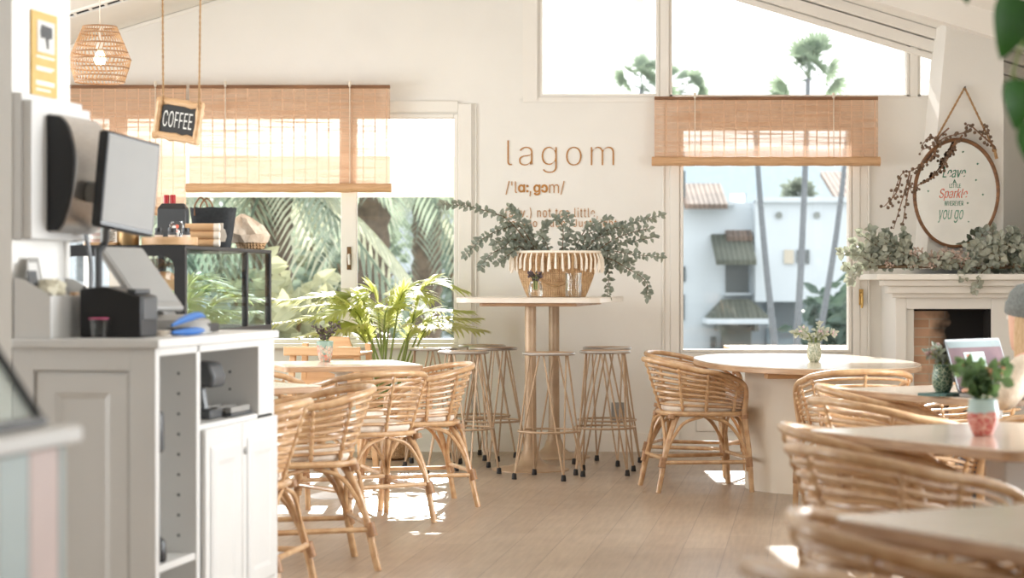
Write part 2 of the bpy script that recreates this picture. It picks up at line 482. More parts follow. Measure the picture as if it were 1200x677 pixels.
# ---- the three front windows (window_1: wide, behind the blinds; window_2: right; window_3: gable)
def frame_rect(mb, x0, x1, z0, z1, t, y0, y1):
    mb.box(x0, x0 + t, y0, y1, z0, z1); mb.box(x1 - t, x1, y0, y1, z0, z1)
    mb.box(x0 + t, x1 - t, y0, y1, z0, z0 + t); mb.box(x0 + t, x1 - t, y0, y1, z1 - t, z1)


o = window_root(); fr = MB()
frame_rect(fr, -3.7, -.375, .755, 2.35, .03, WY - .012, WY + .09)
for a, b in ((-2.80, -2.69), (-1.19, -1.08)): fr.box(a, b, WY - .02, WY + .08, .785, 2.32)
fr.build('window_frame', M['trim'], o, bevel=.006)
for a, b in ((-3.67, -2.80), (-2.69, -1.19), (-1.08, -.405)):
    g = MB(); g.box(a, b, WY + .03, WY + .036, .785, 2.32); g.build('pane', M['glass'], o, smooth=False)
sl = MB(); sl.box(-3.75, -.33, WY - .09, WY, .72, .755); sl.build('window_sill', M['trim'], o, bevel=.006)
cs = MB()
cs.box(-.375, -.28, WY - .022, WY, .0, 2.42); cs.box(-.255, -.245, WY - .012, WY, 0, 2.42); cs.box(-3.75, -.375, WY - .022, WY, 2.36, 2.44)
cs.build('casing', M['trim'], o, bevel=.005)
h = MB(); h.box(-1.147, -1.118, WY - .03, WY - .02, 1.265, 1.425); h.build('lock_plate', M['bronze'], o, bevel=.003)
h = MB(); h.tube([(-1.132, WY - .03, 1.37), (-1.132, WY - .06, 1.37), (-1.128, WY - .065, 1.30)], .008); h.build('handle', M['trim'], o)

o = window_root(); fr = MB()
frame_rect(fr, 1.17, 2.364, .69, 2.26, .022, WY - .016, WY + .09)
for a, b in ((1.045, 1.06), (1.10, 1.165), (2.37, 2.42), (2.475, 2.49)): fr.box(a, b, WY - .02, WY, .03, 2.46)
fr.box(1.06, 1.10, WY - .01, WY, .03, 2.46); fr.box(2.42, 2.475, WY - .01, WY, .03, 2.46)
fr.box(1.165, 2.37, WY - .02, WY, .60, .685); fr.box(1.165, 2.37, WY - .02, WY, 2.265, 2.44)
fr.build('window_frame', M['trim'], o, bevel=.005)
pn = MB(); pn.box(1.28, 2.26, WY - .012, WY, .14, .52); pn.build('lower_panel', M['trim'], o, bevel=.012)
g = MB(); g.box(1.192, 2.342, WY + .03, WY + .036, .712, 2.238); g.build('pane', M['glass'], o, smooth=False)
h = MB(); h.box(2.412, 2.442, WY - .022, WY - .012, 1.02, 1.13); h.tube([(2.427, WY - .02, 1.10), (2.427, WY - .055, 1.10), (2.43, WY - .06, 1.05), (2.425, WY - .058, 1.0)], .008)
h.build('handle', M['brass'], o)

o = window_root(); fr = MB()
frame_rect(fr, .196, 1.022, 2.471, 3.46, .018, WY - .008, WY + .08)
for a, b, zt in ((1.099, 2.762, None), (2.827, 3.3, None)):
    fr.box(a, a + .016, WY - .008, WY + .08, 2.471, u2top(a)); fr.box(b - .016, b, WY - .008, WY + .08, 2.471, u2top(b)); fr.box(a, b, WY - .008, WY + .08, 2.462, 2.482)
    xz(fr, [(a, u2top(a) - .018), (b, u2top(b) - .018), (b, u2top(b)), (a, u2top(a))], WY - .008, WY + .08)
fr.box(1.03, 1.09, WY - .02, WY, 2.47, roof(1.06) - .12); fr.box(2.768, 2.822, WY - .02, WY, 2.47, u2top(2.79))
fr.box(.075, .175, WY - .02, WY, 2.44, 3.6); fr.box(.075, 1.03, WY - .014, WY, 2.43, 2.465)
fr.build('window_frame', M['trim'], o, smooth=False)
for q in ([(.214, 2.48), (1.004, 2.48), (1.004, 3.44), (.214, 3.44)], [(1.115, 2.48), (2.746, 2.48), (2.746, u2top(2.746) - .02), (1.115, u2top(1.115) - .02)],
          [(2.843, 2.48), (3.284, 2.48), (3.284, u2top(3.284) - .02), (2.843, u2top(2.843) - .02)]):
    g = MB(); xz(g, q, WY + .03, WY + .036); g.build('pane', M['glass'], o, smooth=False)
for a, b, z0, z1 in RH: added_window('x', XR + .08, a, b, z0, z1)
for a, b, z0, z1 in LH: added_window('x', XL - .08, a, b, z0, z1)
for a, b, z0, z1 in BH: added_window('y', YR - .08, a, b, z0, z1)

# ---- mouldings under the sloping roof, rake board, baseboard, surface pipe
t = MB()
for lo, hi, d in ((.005, .075, .10), (.085, .165, .06), (.175, .215, .03)):
    for xa, xb in ((-4.2, .096), (.096, 3.6)):
        if xa < 0 and lo > .05: continue
        dd = .012 if xa < 0 else d
        xz(t, [(xa, roof(xa) - (hi if xa > 0 else .03)), (xb, roof(xb) - (hi if xa > 0 else .03)), (xb, roof(xb) - lo), (xa, roof(xa) - lo)], WY - dd, WY)
struct('trim_1', t, M['trim'], smooth=False)
t = MB()
xz(t, [(.096, roof(.096) - .16), (3.6, roof(3.6) - .16), (3.6, roof(3.6)), (.096, roof(.096))], 13.55, 13.67)
struct('trim_2', t, M['ceil'], smooth=False)
b = MB(); b.box(-.24, 1.04, WY - .014, WY, 0, .13); b.box(XL, -.24, WY - .014, WY, 0, .13); b.box(2.49, 2.55, WY - .014, WY, 0, .13)
struct('baseboard_back', b, M['trim'], smooth=False)
# the chimney: hood, surround, firebox
hd = MB()
lo = [(2.79, 14.40, 1.27), (3.318, 14.40, 1.27), (3.318, WY, 1.27), (2.79, WY, 1.27)]
hi = [(2.955, 14.40, 3.16), (3.318, 14.40, 3.16), (3.318, WY, 3.16), (2.955, WY, 3.16)]
hd.hexa(lo + hi); struct('wall_chimney', hd, M['wall'], smooth=False)
s = MB()
X0, X1, Y0, Y1 = 2.57, XR, 14.30, WY
s.box(X0, 2.643, Y0, Y1, 0, 1.2); s.box(3.215, X1, Y0, Y1, 0, 1.2); s.box(2.643, 3.215, Y0, Y1, 1.0, 1.2); s.box(2.643, 3.215, Y0, Y1, 0, .28)
s.box(2.643, 2.70, Y0 + .03, Y0 + .1, .28, 1.0)
struct('wall_fireplace', s, M['wall'], bevel=.004)
m = bpy.data.materials['fire_brick']; nt = m.node_tree; N = nt.nodes; L = nt.links       # soot stain on the right of the hearth bricks
tc = N.new('ShaderNodeTexCoord'); sp = N.new('ShaderNodeSeparateXYZ'); L.new(tc.outputs['Object'], sp.inputs['Vector'])
nz = N.new('ShaderNodeTexNoise'); nz.inputs['Scale'].default_value = 9; L.new(tc.outputs['Object'], nz.inputs['Vector'])
ad = N.new('ShaderNodeMath'); ad.operation = 'MULTIPLY_ADD'; ad.inputs[1].default_value = .22; L.new(nz.outputs['Fac'], ad.inputs[0]); L.new(sp.outputs['X'], ad.inputs[2])
mr = N.new('ShaderNodeMapRange'); mr.inputs['From Min'].default_value = 2.93; mr.inputs['From Max'].default_value = 3.08; L.new(ad.outputs['Value'], mr.inputs['Value'])
mx = N.new('ShaderNodeMix'); mx.data_type = 'RGBA'; mx.inputs['B'].default_value = rgb(20, 18, 18)
L.new(mr.outputs['Result'], mx.inputs['Factor']); L.new([n for n in N if n.type == 'TEX_BRICK'][0].outputs['Color'], mx.inputs['A']); L.new(mx.outputs['Result'], N['Principled BSDF'].inputs['Base Color'])
f = MB(); f.box(2.643, 3.215, WY - .36, WY - .35, .28, 1.0); struct('wall_hearth', f, M['brick'], smooth=False)
f = MB(); f.box(3.20, 3.215, Y0 + .02, WY - .36, .281, 1.0); f.box(2.70, 3.2, Y0 + .12, WY - .36, .985, .999); struct('trim_3', f, M['soot'], smooth=False)
mt = MB()
for z0, z1, d, e in ((1.195, 1.235, .20, .16), (1.155, 1.195, .15, .11), (1.105, 1.155, .10, .07), (1.075, 1.105, .05, .03)):
    mt.box(X0 - e, X1, Y0 - d, WY if z0 > 1.19 else Y0, z0, z1)
mo = mt.build('mantel_shelf', M['trim'], bevel=.006); mo['kind'] = 'structure'
# air slot in the sloping ceiling
def ceil_pt(x, y, d=0.0): return Vector((x, y, roof(x) - d))
v = thing('air_vent', 'long dark slotted air vent in the sloping ceiling above the rattan lamp', 'vent', ceil_pt(-2.9, 13.72))
b0 = Vector(v.location); k = MB(); fr = MB()
def sl_box(mb, x0, x1, y0, y1, d0, d1):
    mb.hexa([ceil_pt(a, y, d) - b0 for a, y, d in ((x0, y0, d1), (x1, y0, d1), (x1, y1, d1), (x0, y1, d1), (x0, y0, d0), (x1, y0, d0), (x1, y1, d0), (x0, y1, d0))])
sl_box(fr, -3.35, -2.42, 13.62, 13.66, 0, .015); sl_box(fr, -3.35, -2.42, 13.78, 13.82, 0, .015); sl_box(k, -3.35, -2.42, 13.66, 13.78, .001, .004)
fr.build('frame', M['trim'], v, smooth=False); k.build('dark_slot', M['soot'], v, smooth=False)
sb = MB()
for i in range(9): sl_box(sb, -3.32 + i * .1, -3.305 + i * .1, 13.66, 13.78, .004, .012)
sb.build('slot_bars', M['trim'], v, smooth=False)
# wall socket behind the bar stools
so = MB(); q = at(724, 483, WY); so.box(q.x - .045, q.x + .045, WY - .014, WY, q.z - .07, q.z + .07); so.box(q.x - .03, q.x + .03, WY - .02, WY - .014, q.z - .03, q.z + .03)
tag(so.build('wall_socket', M['grey'], bevel=.004), 'small grey electric socket on the wall behind the right bar stools', 'socket')


# ================================================================== WRITING
FONT = None
try:                             # the clean sans face that ships inside Blender; the built-in face otherwise
    import os
    FONT = bpy.data.fonts.load(os.path.join(bpy.utils.system_resource('DATAFILES'), 'fonts', 'Inter.woff2'))
except Exception:
    FONT = None


def text_mesh(body, w, h, depth, shear=0.0, offset=0.0, spacing=1.0):
    cu = bpy.data.curves.new('lettering', 'FONT'); cu.body = body; cu.size = 1; cu.shear = shear; cu.offset = offset; cu.space_character = spacing
    cu.resolution_u = 6
    if FONT: cu.font = FONT
    to = bpy.data.objects.new('lettering', cu); C.objects.link(to)
    dg = bpy.context.evaluated_depsgraph_get(); dg.update()
    me = bpy.data.meshes.new_from_object(to.evaluated_get(dg))
    mb = MB(); vs = [v.co.copy() for v in me.vertices]; fs = [tuple(p.vertices) for p in me.polygons]
    bpy.data.objects.remove(to); bpy.data.curves.remove(cu); bpy.data.meshes.remove(me)
    x0 = min(v.x for v in vs); x1 = max(v.x for v in vs); y0 = min(v.y for v in vs); y1 = max(v.y for v in vs)
    sx = w / (x1 - x0); sy = h / (y1 - y0)
    n = len(vs)
    fr = [Vector(((v.x - x0) * sx, -depth, (v.y - y0) * sy)) for v in vs]; bk = [Vector((p.x, 0, p.z)) for p in fr]
    edges = {}
    for f in fs:
        for i in range(len(f)): edges[(f[i], f[(i + 1) % len(f)])] = 1
    sides = [(a, n + a, n + b, b) for (a, b) in edges if (b, a) not in edges]
    mb.add(fr + bk, list(fs) + sides)
    return mb


wl = thing('wall_lettering', 'large ochre wall lettering spelling a lower-case word above its meaning', 'lettering', at(594, 194, WY - .001))
base = Vector(wl.location)


def line(body, px0, py_bottom, px1, py_top, name, **k):
    p = at(px0, py_bottom, WY - .001); q = at(px1, py_top, WY - .001)
    tb = text_mesh(body, q.x - p.x, q.z - p.z, .004, **k); tb.xf(Matrix.Translation(p - base))
    if ' ' not in body: return tb.build(name, M['letter'], wl, smooth=False)
    par = list(range(len(tb.v)))                        # one part per word: letters part at the wide gaps

    def find(i):
        while par[i] != i: par[i] = par[par[i]]; i = par[i]
        return i
    for f in tb.f:
        for i in f[1:]: par[find(i)] = find(f[0])
    ext = {}
    for i, v in enumerate(tb.v):
        r = find(i); e = ext.setdefault(r, [v.x, v.x]); e[0] = min(e[0], v.x); e[1] = max(e[1], v.x)
    word = {}; right = None; k_ = -1; gap = (q.z - p.z) * .27
    for r, (a, b) in sorted(ext.items(), key=lambda t: t[1][0]):
        if right is None or a - right > gap: k_ += 1
        right = b if right is None else max(right, b); word[r] = k_
    for n_ in range(k_ + 1):
        mb = MB(); ids = {}
        for f in tb.f:
            if word[find(f[0])] == n_:
                for i in f:
                    if i not in ids: ids[i] = len(mb.v); mb.v.append(tb.v[i])
                mb.f.append([ids[i] for i in f]); mb.m.append(0)
        mb.build(name, M['letter'], wl, smooth=False)


line('lagom', 594.5, 202.5, 719.5, 164.5, 'title_word', offset=-.016, spacing=1.14)
line("/'l", 592.5, 228, 606, 212, 'sound_line', offset=-.006)
line('\u0251:', 607, 225.5, 619.5, 216, 'sound_line', offset=.022)
line(',', 620.5, 230, 622.5, 224, 'sound_line')
line('g\u0254', 625, 229, 642, 216, 'sound_line', offset=.022)
line('m/', 643.5, 228, 661.5, 212, 'sound_line', offset=-.006)
line('(adv.) not too little,', 592.5, 257, 700.5, 243, 'meaning_word', spacing=1.15, offset=-.004)
line('not too much. Just right.', 592.5, 268.5, 726, 256.5, 'meaning_word', spacing=1.15, offset=-.004)

# ================================================================== BLINDS
def blind(name, label, px0, px1, pytop, pybot, Y, roll_left=None, rollr=.032, drop=True):
    p = at(px0, pytop, Y); q = at(px1, pybot, Y)
    o = thing(name, label, 'blind', (p.x, Y, p.z), 0, 'bamboo roll-up blinds')
    W = q.x - p.x; H = p.z - q.z
    mb = MB(); nx, nz = 40, 14
    vs = [Vector((W * i / nx, .004 * math.sin(i * .55) * (j / nz), -H * j / nz)) for j in range(nz + 1) for i in range(nx + 1)]
    fs = [(j * (nx + 1) + i, j * (nx + 1) + i + 1, (j + 1) * (nx + 1) + i + 1, (j + 1) * (nx + 1) + i) for j in range(nz) for i in range(nx)]
    mb.add(vs, fs); mb.build('reed_mat', M['blind'], o)
    hr = MB(); hr.box(0, W, -.004, .03, -.012, .012); hr.build('head_rail', M['darkwood'], o, bevel=.003)
    rm = MB()
    x0 = -.02 if roll_left is None else roll_left
    seg = 30
    rm.tube([(x0 + (W + .01 - x0) * i / seg, -.018, -H - rollr * .2) for i in range(seg + 1)], [rollr * (1 + .05 * math.sin(i * 1.7)) for i in range(seg + 1)], n=14)
    rm.build('bottom_roll', M['blindroll'], o)
    cd = MB()
    for f in (.18, .80):
        cd.tube([(W * f, -.012, .02), (W * f, -.012, -H - rollr), (W * f + .004, -.05, -H - rollr * 1.2)], .0035, n=5)
        cd.tube([(W * f, -.01, .035), (W * f, -.014, .0)], .009, n=6)
    cd.build('pull_cord', M['thread'], o)
    return o


blind('roll_up_blind', 'wide bamboo roll-up blind right of the hanging coffee sign', 222, 457, 101.5, 219, WY - .13)
blind('roll_up_blind', 'bamboo roll-up blind partly hidden by the pillar and steel dispenser', 40, 218, 101.5, 246, WY - .12)
blind('roll_up_blind', 'short bamboo roll-up blind over the window right of the lettering', 767, 1029, 115, 188, WY - .13)
# ================================================================== RATTAN CHAIRS
RIMH = [(.258, .215, .455), (.270, .222, .54), (.278, .212, .597), (.286, .165, .636), (.292, .06, .669), (.287, -.06, .688), (.262, -.165, .713), (.19, -.248, .733), (.09, -.283, .741), (0, -.29, .743)]


def mirror_path(h): return [Vector(p) for p in h] + [Vector((-p[0], p[1], p[2])) for p in reversed(h[:-1])]


RIMH = [(x * .94, y if y > -.2 else y * 1.035, z) for x, y, z in RIMH]
RIM = crom(mirror_path(RIMH), 6)
BASEH = [(.226, .205, .455), (.228, .20, .455), (.230, .18, .455), (.230, .14, .455), (.228, .05, .455), (.212, -.05, .455), (.186, -.122, .455), (.135, -.172, .455), (.068, -.195, .455), (0, -.20, .455)]
BASEH = [(x * .96, y, z) for x, y, z in BASEH]
BAS = crom(mirror_path(BASEH), 6)
FANH = [(.246, .215, .59), (.252, .21, .592), (.258, .19, .596), (.268, .14, .632)] + RIMH[4:]
FAN = crom(mirror_path(FANH), 6)


def make_chair(name='rattan_chair'):
    t = thing(name, '-', 'chair', (0, 0, 0))
    rt = M['rattan']
    mb = MB(); mb.tube(RIM, .0155, n=10); mb.build('back_rim', rt, t)
    for i in range(7):
        f = .13 + i * .125
        pts = [BAS[k].lerp(FAN[k], f) for k in range(0, len(BAS))]
        mb = MB()
        mb.tube(pts, .0078, n=6)
        mb.build('slat', rt, t)
    for k in (17, 27, 36, 54 - 0, 72, 81, 91):
        k = min(k, len(BAS) - 1)
        a = BAS[k].copy(); b = RIM[k].copy(); a.z = .43
        out = Vector((a.x, a.y, 0)); out = out.normalized() * .004 if out.length else Vector((0, 0, 0))
        n = 34; mb = MB()
        mb.tube([a.lerp(b, i / n) + out for i in range(n + 1)], [.0088 + .0032 * math.sin(i * PI / 2.1) for i in range(n + 1)], n=7)
        mb.build('upright', rt, t)
    ring = [Vector((p.x * 1.0, p.y, .44)) for p in crom([(.225, .16, 0), (.220, -.05, 0), (.178, -.165, 0), (.075, -.212, 0), (-.075, -.212, 0), (-.178, -.165, 0), (-.220, -.05, 0), (-.225, .16, 0), (-.195, .235, 0), (0, .25, 0), (.195, .235, 0)], 5, closed=True)]
    mb = MB(); mb.tube(ring, .0145, n=8, closed=True); mb.tube([p * .9 for p in ring[:]] and [Vector((p.x * .93, p.y * .93, .432)) for p in ring], .009, n=6, closed=True); mb.build('seat_frame', rt, t)
    loops = []
    for s_, z in ((.80, .444), (.90, .450), (.94, .468), (.92, .486), (.80, .494), (.3, .497)):
        loops.append([Vector((p.x * s_, p.y * s_ + .005, z)) for p in ring])
    mb = MB(); mb.loft(loops); mb.build('cushion', M['cushion'], t, ang=60)
    feet = {}; legs = {}
    for sx in (-1, 1):
        tp = Vector((sx * .243, .212, .46)); ft = Vector((sx * .258, .255, 0))
        mb = MB(); mb.tube([tp, tp.lerp(ft, .5) + Vector((sx * .004, .006, 0)), ft], [.0155, .0155, .0145], n=10); legs[(sx, 1)] = mb.build('leg', rt, t)
        feet[(sx, 1)] = (tp, ft)
        tp = Vector((sx * .155, -.15, .43)); ft = Vector((sx * .235, -.28, 0))
        mb = MB(); mb.tube(crom([tp + Vector((-sx * .04, .035, .004)), tp, tp.lerp(ft, .35) + Vector((sx * .022, -.022, 0)), ft], 5), .0155, n=10); legs[(sx, -1)] = mb.build('leg', rt, t)
        feet[(sx, -1)] = (Vector((sx * .177, -.18, .43)), ft)

    def on(leg, z):
        a, b = feet[leg]; return b.lerp(a, z / a.z) + (Vector((leg[0] * .012, -.012, 0)) if leg[1] < 0 and z > .08 else Vector((0, 0, 0)))
    sides = [((-1, -1), (-1, 1)), ((1, -1), (1, 1)), ((-1, -1), (1, -1)), ((-1, 1), (1, 1))]
    for A, B in sides:
        z = .17 if A[0] == B[0] else .19
        a, b = on(A, z), on(B, z)
        mb = MB(); mb.tube([a.lerp(b, i / 4) for i in range(5)], .0115, n=8); mb.build('stretcher', rt, t)
        m = a.lerp(b, .5)
        tops = {0: None}
        topm = Vector((m.x * .86, m.y * .86, .425))
        for E in (A, B):
            lo = on(E, .115); mid = on(E, .25)
            inn = (m - lo) * .13
            mb = MB()
            q = topm + (lo - m).normalized() * .012; q.z = .425
            mb.tube(crom([lo + inn * .35, mid + inn * .55, mid.lerp(topm, .45) + Vector((0, 0, .055)), q], 6), .0095, n=7)
            mb.build('brace', rt, t)
    for leg, (a, b) in feet.items():
        mb = MB(); p = on(leg, .142); q = on(leg, .198); mb.tube([p.lerp(q, i / 12) for i in range(13)], [.0205 + .0014 * (i % 2) for i in range(13)], n=10)
        mb.build('binding', M['rattan_d'], legs[leg])
        mb = MB(); p = on(leg, .412); q = on(leg, .436); mb.tube([p, q], .0205, n=10); mb.build('binding', M['rattan_d'], legs[leg])
    return t


chair0 = make_chair(); used = [False]


def chair(x, y, facing, label, group):
    """facing: direction in degrees (0 = to the right, 90 = to the windows)"""
    o = chair0 if not used[0] else dup(chair0)
    used[0] = True
    o.location = (x, y, 0); o.rotation_euler = (0, 0, R(facing - 90)); o['label'] = label; o['group'] = group
    return o


GL, GR = 'rattan chairs around the left tables', 'rattan chairs around the right tables'
chair(-1.06, 7.95, 170, 'rattan chair half hidden behind the white cabinet, nearest of the left row', GL)
chair(-.885, 8.93, 196, 'rattan chair second nearest in the left row, tucked into the small bare table', GL)
chair(-.73, 10.62, 122, 'rattan chair with its back to the camera at the table with the flowered cup', GL)
chair(-.515, 11.385, 197, 'rattan chair of the left row closest to the bar stools', GL)
chair(-1.36, 10.9, 80, 'rattan chair mostly hidden left of the table with the flowered cup', GL)
chair(1.06, 12.24, 9, 'whole rattan chair in profile left of the round drum table', GR)
chair(1.14, 13.25, -20, 'rattan chair behind the profile chair at the drum table, mostly hidden', GR)
chair(1.74, 10.85, 92, 'rattan chair with its back to the camera before the drum table', GR)
chair(2.24, 10.5, 140, 'rattan chair behind the laptop, its curved arm below the fireplace', GR)
chair(1.60, 9.04, -6, 'rattan chair at the far left corner of the laptop table, sunlit rim', GR)
chair(1.45, 8.10, 22, 'rattan chair with rim bindings in front of the laptop table', GR)
chair(1.135, 6.56, -3, 'rattan chair with pale rim round the corner of the pink-vase table', GR)
chair(1.07, 5.82, 22, 'large rattan chair with its back to us in front of the pink-vase table', GR)
chair(.835, 4.06, -5, 'pale blurred rattan chair round the corner of the nearest table', GR)
chair(.69, 3.42, 24, 'rattan chair of which only the rim shows at the bottom edge', GR)
chair(2.12, 8.1, 122, 'rattan chair the person in the beanie sits on', GR)


# ================================================================== TABLES
def table_top(o, poly, z, th, edge='oak', top='top'):
    mb = MB(); mb.prism(poly, z - .006, z); mb.build('tabletop', M[top], o, bevel=.002)
    mb = MB(); mb.prism(poly, z - th, z - .006); mb.build('edge_band', M[edge], o, bevel=.003)


def rect_table(name, label, x, y, rot, sx, sy, base, r=.035, z=.736, group='cafe tables'):
    o = thing(name, label, 'table', (x, y, 0), R(rot), group)
    table_top(o, rrect(-sx / 2, sx / 2, -sy / 2, sy / 2, r), z, .032)
    if base == 'box':
        mb = MB(); mb.box(-.045, .045, -.045, .045, .012, z - .034); mb.build('pedestal', M['cab'], o, bevel=.006)
        mb = MB(); mb.box(-.09, .09, -.09, .09, 0, .012); mb.build('base_plate', M['cab'], o, bevel=.005)
    else:
        mb = MB(); mb.lathe([(.04, .02), (.036, .06), (.034, z - .06), (.12, z - .034)], 20); mb.build('column', M['cab'], o)
        mb = MB(); mb.lathe([(.17, 0), (.17, .008), (.14, .016), (.05, .028), (.04, .03)], 36); mb.build('base_disc', M['cab'], o)
    return o


rect_table('square_table', 'square table with the flowered cup behind the left chairs', -.945, 11.79, 16.7, .76, .74, 'disc')
rect_table('square_table', 'bare pale table corner between the white cabinet and left chairs', -1.125, 9.37, 37, .42, .46, 'disc')
ang = 29.0; ca, sa = math.cos(R(ang)), math.sin(R(ang))


def corner_table(label, px, py, la, lb, **k):
    """left corner at (px, py); la runs toward the camera, lb away to the right"""
    cx = px + .5 * la * sa + .5 * lb * ca; cy = py - .5 * la * ca + .5 * lb * sa
    return rect_table('cafe_table', label, cx, cy, ang, lb, la, 'box', **k)


corner_table('pale table carrying the open laptop and green vase', 1.365, 9.08, .97, .86)
corner_table('oak table carrying the pink and blue vase', .90, 6.58, .93, .80, r=.05)
corner_table('nearest oak table, bare, at the lower right corner', .615, 4.18, .93, .80, r=.05)

# the big oval table on a drum
o = thing('drum_table', 'big rounded table on a cream drum base under the right window', 'table', (1.70, 12.48, 0), R(4), 'cafe tables')
poly = []
for i in range(72):
    a = 2 * PI * i / 72; c, s_ = math.cos(a), math.sin(a); e = 2 / 2.35
    poly.append((math.copysign(abs(c) ** e, c) * .60, math.copysign(abs(s_) ** e, s_) * 1.2))
table_top(o, poly, .725, .034)
mb = MB(); mb.lathe([(.45, 0), (.45, .69)], 56, (.08, -.2, 0)); mb.build('drum_base', mat('cream_drum', rgb(228, 218, 202), .5, col2=rgb(222, 211, 194), scale=3), o)
mb = MB(); mb.box(-.38, -.12, -.9, -.80, .66, .69); mb.box(-.30, .42, -.84, -.4, .672, .69); mb.build('underframe', M['lightwood'], o, bevel=.003)

M['cream'] = mat('cream_laminate', rgb(232, 224, 212), .3, col2=rgb(226, 216, 203), scale=5)
# the high bar table with two columns
o = thing('bar_table', 'tall bronze bar table with two trumpet-foot columns and pale top', 'table', (.20, 13.92, 0), R(-10))
table_top(o, rrect(-.46, .46, -.68, .68, .12), 1.085, .034, edge='cream', top='cream')
mb = MB(); frame_rect_pts = rrect(-.31, .31, -.60, .60, .03); mb.prism(frame_rect_pts, 1.03, 1.05); mb.build('underframe', M['oak'], o, bevel=.003)
for yy in (-.48, .48):
    mb = MB(); mb.lathe([(.048, .12), (.0375, .2), (.036, .6), (.036, 1.03)], 24, (0, yy, 0)); mb.build('column', M['gold'], o)
    mb = MB(); mb.lathe([(.245, 0), (.245, .006), (.23, .012), (.15, .022), (.10, .038), (.068, .068), (.052, .12)], 40, (0, yy, 0)); mb.build('trumpet_foot', M['gold'], o)


# ================================================================== BAR STOOLS
def make_stool():
    t = thing('bar_stool', '-', 'stool', (0, 0, 0), 0, 'bronze wire bar stools')
    mb = MB(); mb.lathe([(.146, .742), (.150, .748), (.150, .756), (.146, .760)], 36); mb.build('seat', M['oak'], t)
    mb = MB(); mb.tube([(.151 * math.cos(a), .151 * math.sin(a), .751) for a in [2 * PI * i / 40 for i in range(40)]], .009, n=8, closed=True); mb.build('rim', M['silver'], t)
    mb = MB(); mb.tube([(.186 * math.cos(a), .186 * math.sin(a), .285) for a in [2 * PI * i / 48 for i in range(48)]], .0065, n=8, closed=True); mb.build('foot_ring', M['gold'], t)
    for i in range(4):
        a = R(90 * i)
        foot = Vector((.225 * math.cos(a), .225 * math.sin(a), .012))
        mb = MB()
        for da in (-45, 45):
            p = Vector((.118 * math.cos(a + R(da * .86)), .118 * math.sin(a + R(da * .86)), .745))
            mb.tube([p, p.lerp(foot, .985)], .0058, n=7)
        lg = mb.build('leg', M['gold'], t)
        mb = MB(); mb.lathe([(.015, 0), (.016, .004), (.013, .034), (.008, .038)], 12, (foot.x, foot.y, 0)); mb.build('rubber_foot', M['rubber'], lg)
    return t


st0 = make_stool()
for i, (x, y, rz, lab) in enumerate((
        (.222, 12.88, 22, 'bronze bar stool alone in front of the tall table columns'),
        (-.30, 13.12, 12, 'bronze bar stool front one of the left cluster by the rattan chair'),
        (-.51, 13.74, 40, 'bronze bar stool leftmost, mostly behind the front left stool'),
        (-.122, 13.82, -7, 'bronze bar stool of the left cluster closest to the table column'),
        (-.20, 14.33, 5, 'bronze bar stool of the left cluster nearest the window wall'),
        (.575, 13.2, 35, 'bronze bar stool right of the tall table, the front one of two'),
        (.62, 13.9, 15, 'bronze bar stool right of the tall table, the rear one of two'))):
    o = st0 if i == 0 else dup(st0)
    o.location = (x, y, 0); o.rotation_euler = (0, 0, R(rz)); o['label'] = lab

# wooden high chair at the far side of the left tables
o = thing('high_chair', 'light wooden high chair behind the table with the flowered cup', 'chair', (-1.12, 13.2, 0), R(-8))
lw = M['lightwood']
mb = MB(); mb.prism([(-.17, .0), (.17, .0), (.12, .0)][:0] or [(-.2, 0), (.2, 0), (.2, .02), (-.2, .02)], .50, .66); mb.xf(Matrix.Translation((0, .16, 0))); mb.build('lower_back', lw, o, bevel=.005)
mb = MB(); mb.hexa([(-.12, .16, .70), (.12, .16, .70), (.12, .18, .70), (-.12, .18, .70), (-.07, .19, .84), (.07, .19, .84), (.07, .21, .84), (-.07, .21, .84)]); mb.build('backrest', lw, o, bevel=.006)
mb = MB(); mb.box(-.24, .24, -.24, .12, .735, .755); mb.box(-.24, .24, -.25, -.235, .735, .79); mb.build('tray', lw, o, bevel=.006)
mb = MB(); mb.box(-.19, .19, -.16, .17, .48, .50); mb.build('seat', lw, o, bevel=.005)
for sx in (-1, 1):
    for sy in (-1, 1):
        mb = MB(); mb.hexa([(sx * .24 - .018, sy * .22 - .018, 0), (sx * .24 + .018, sy * .22 - .018, 0), (sx * .24 + .018, sy * .22 + .018, 0), (sx * .24 - .018, sy * .22 + .018, 0),
                            (sx * .20 - .018, sy * .16 - .018, .735 if sy < 0 else .80), (sx * .20 + .018, sy * .16 - .018, .735 if sy < 0 else .80), (sx * .20 + .018, sy * .16 + .018, .735 if sy < 0 else .80), (sx * .20 - .018, sy * .16 + .018, .735 if sy < 0 else .80)])
        mb.build('leg', lw, o, bevel=.004)
# ================================================================== THE FRONT COUNTER, PILLAR AND WHAT IS ON THEM
CX, CY, CROT = -1.066, 6.38, math.atan2(.981, .192)
UV = Matrix.Translation((CX, CY, 0)) @ Matrix.Rotation(CROT, 4, 'Z')      # x along the front, y to the back left


def on_counter(u, v, z=1.02): return UV @ Vector((u, v, z))


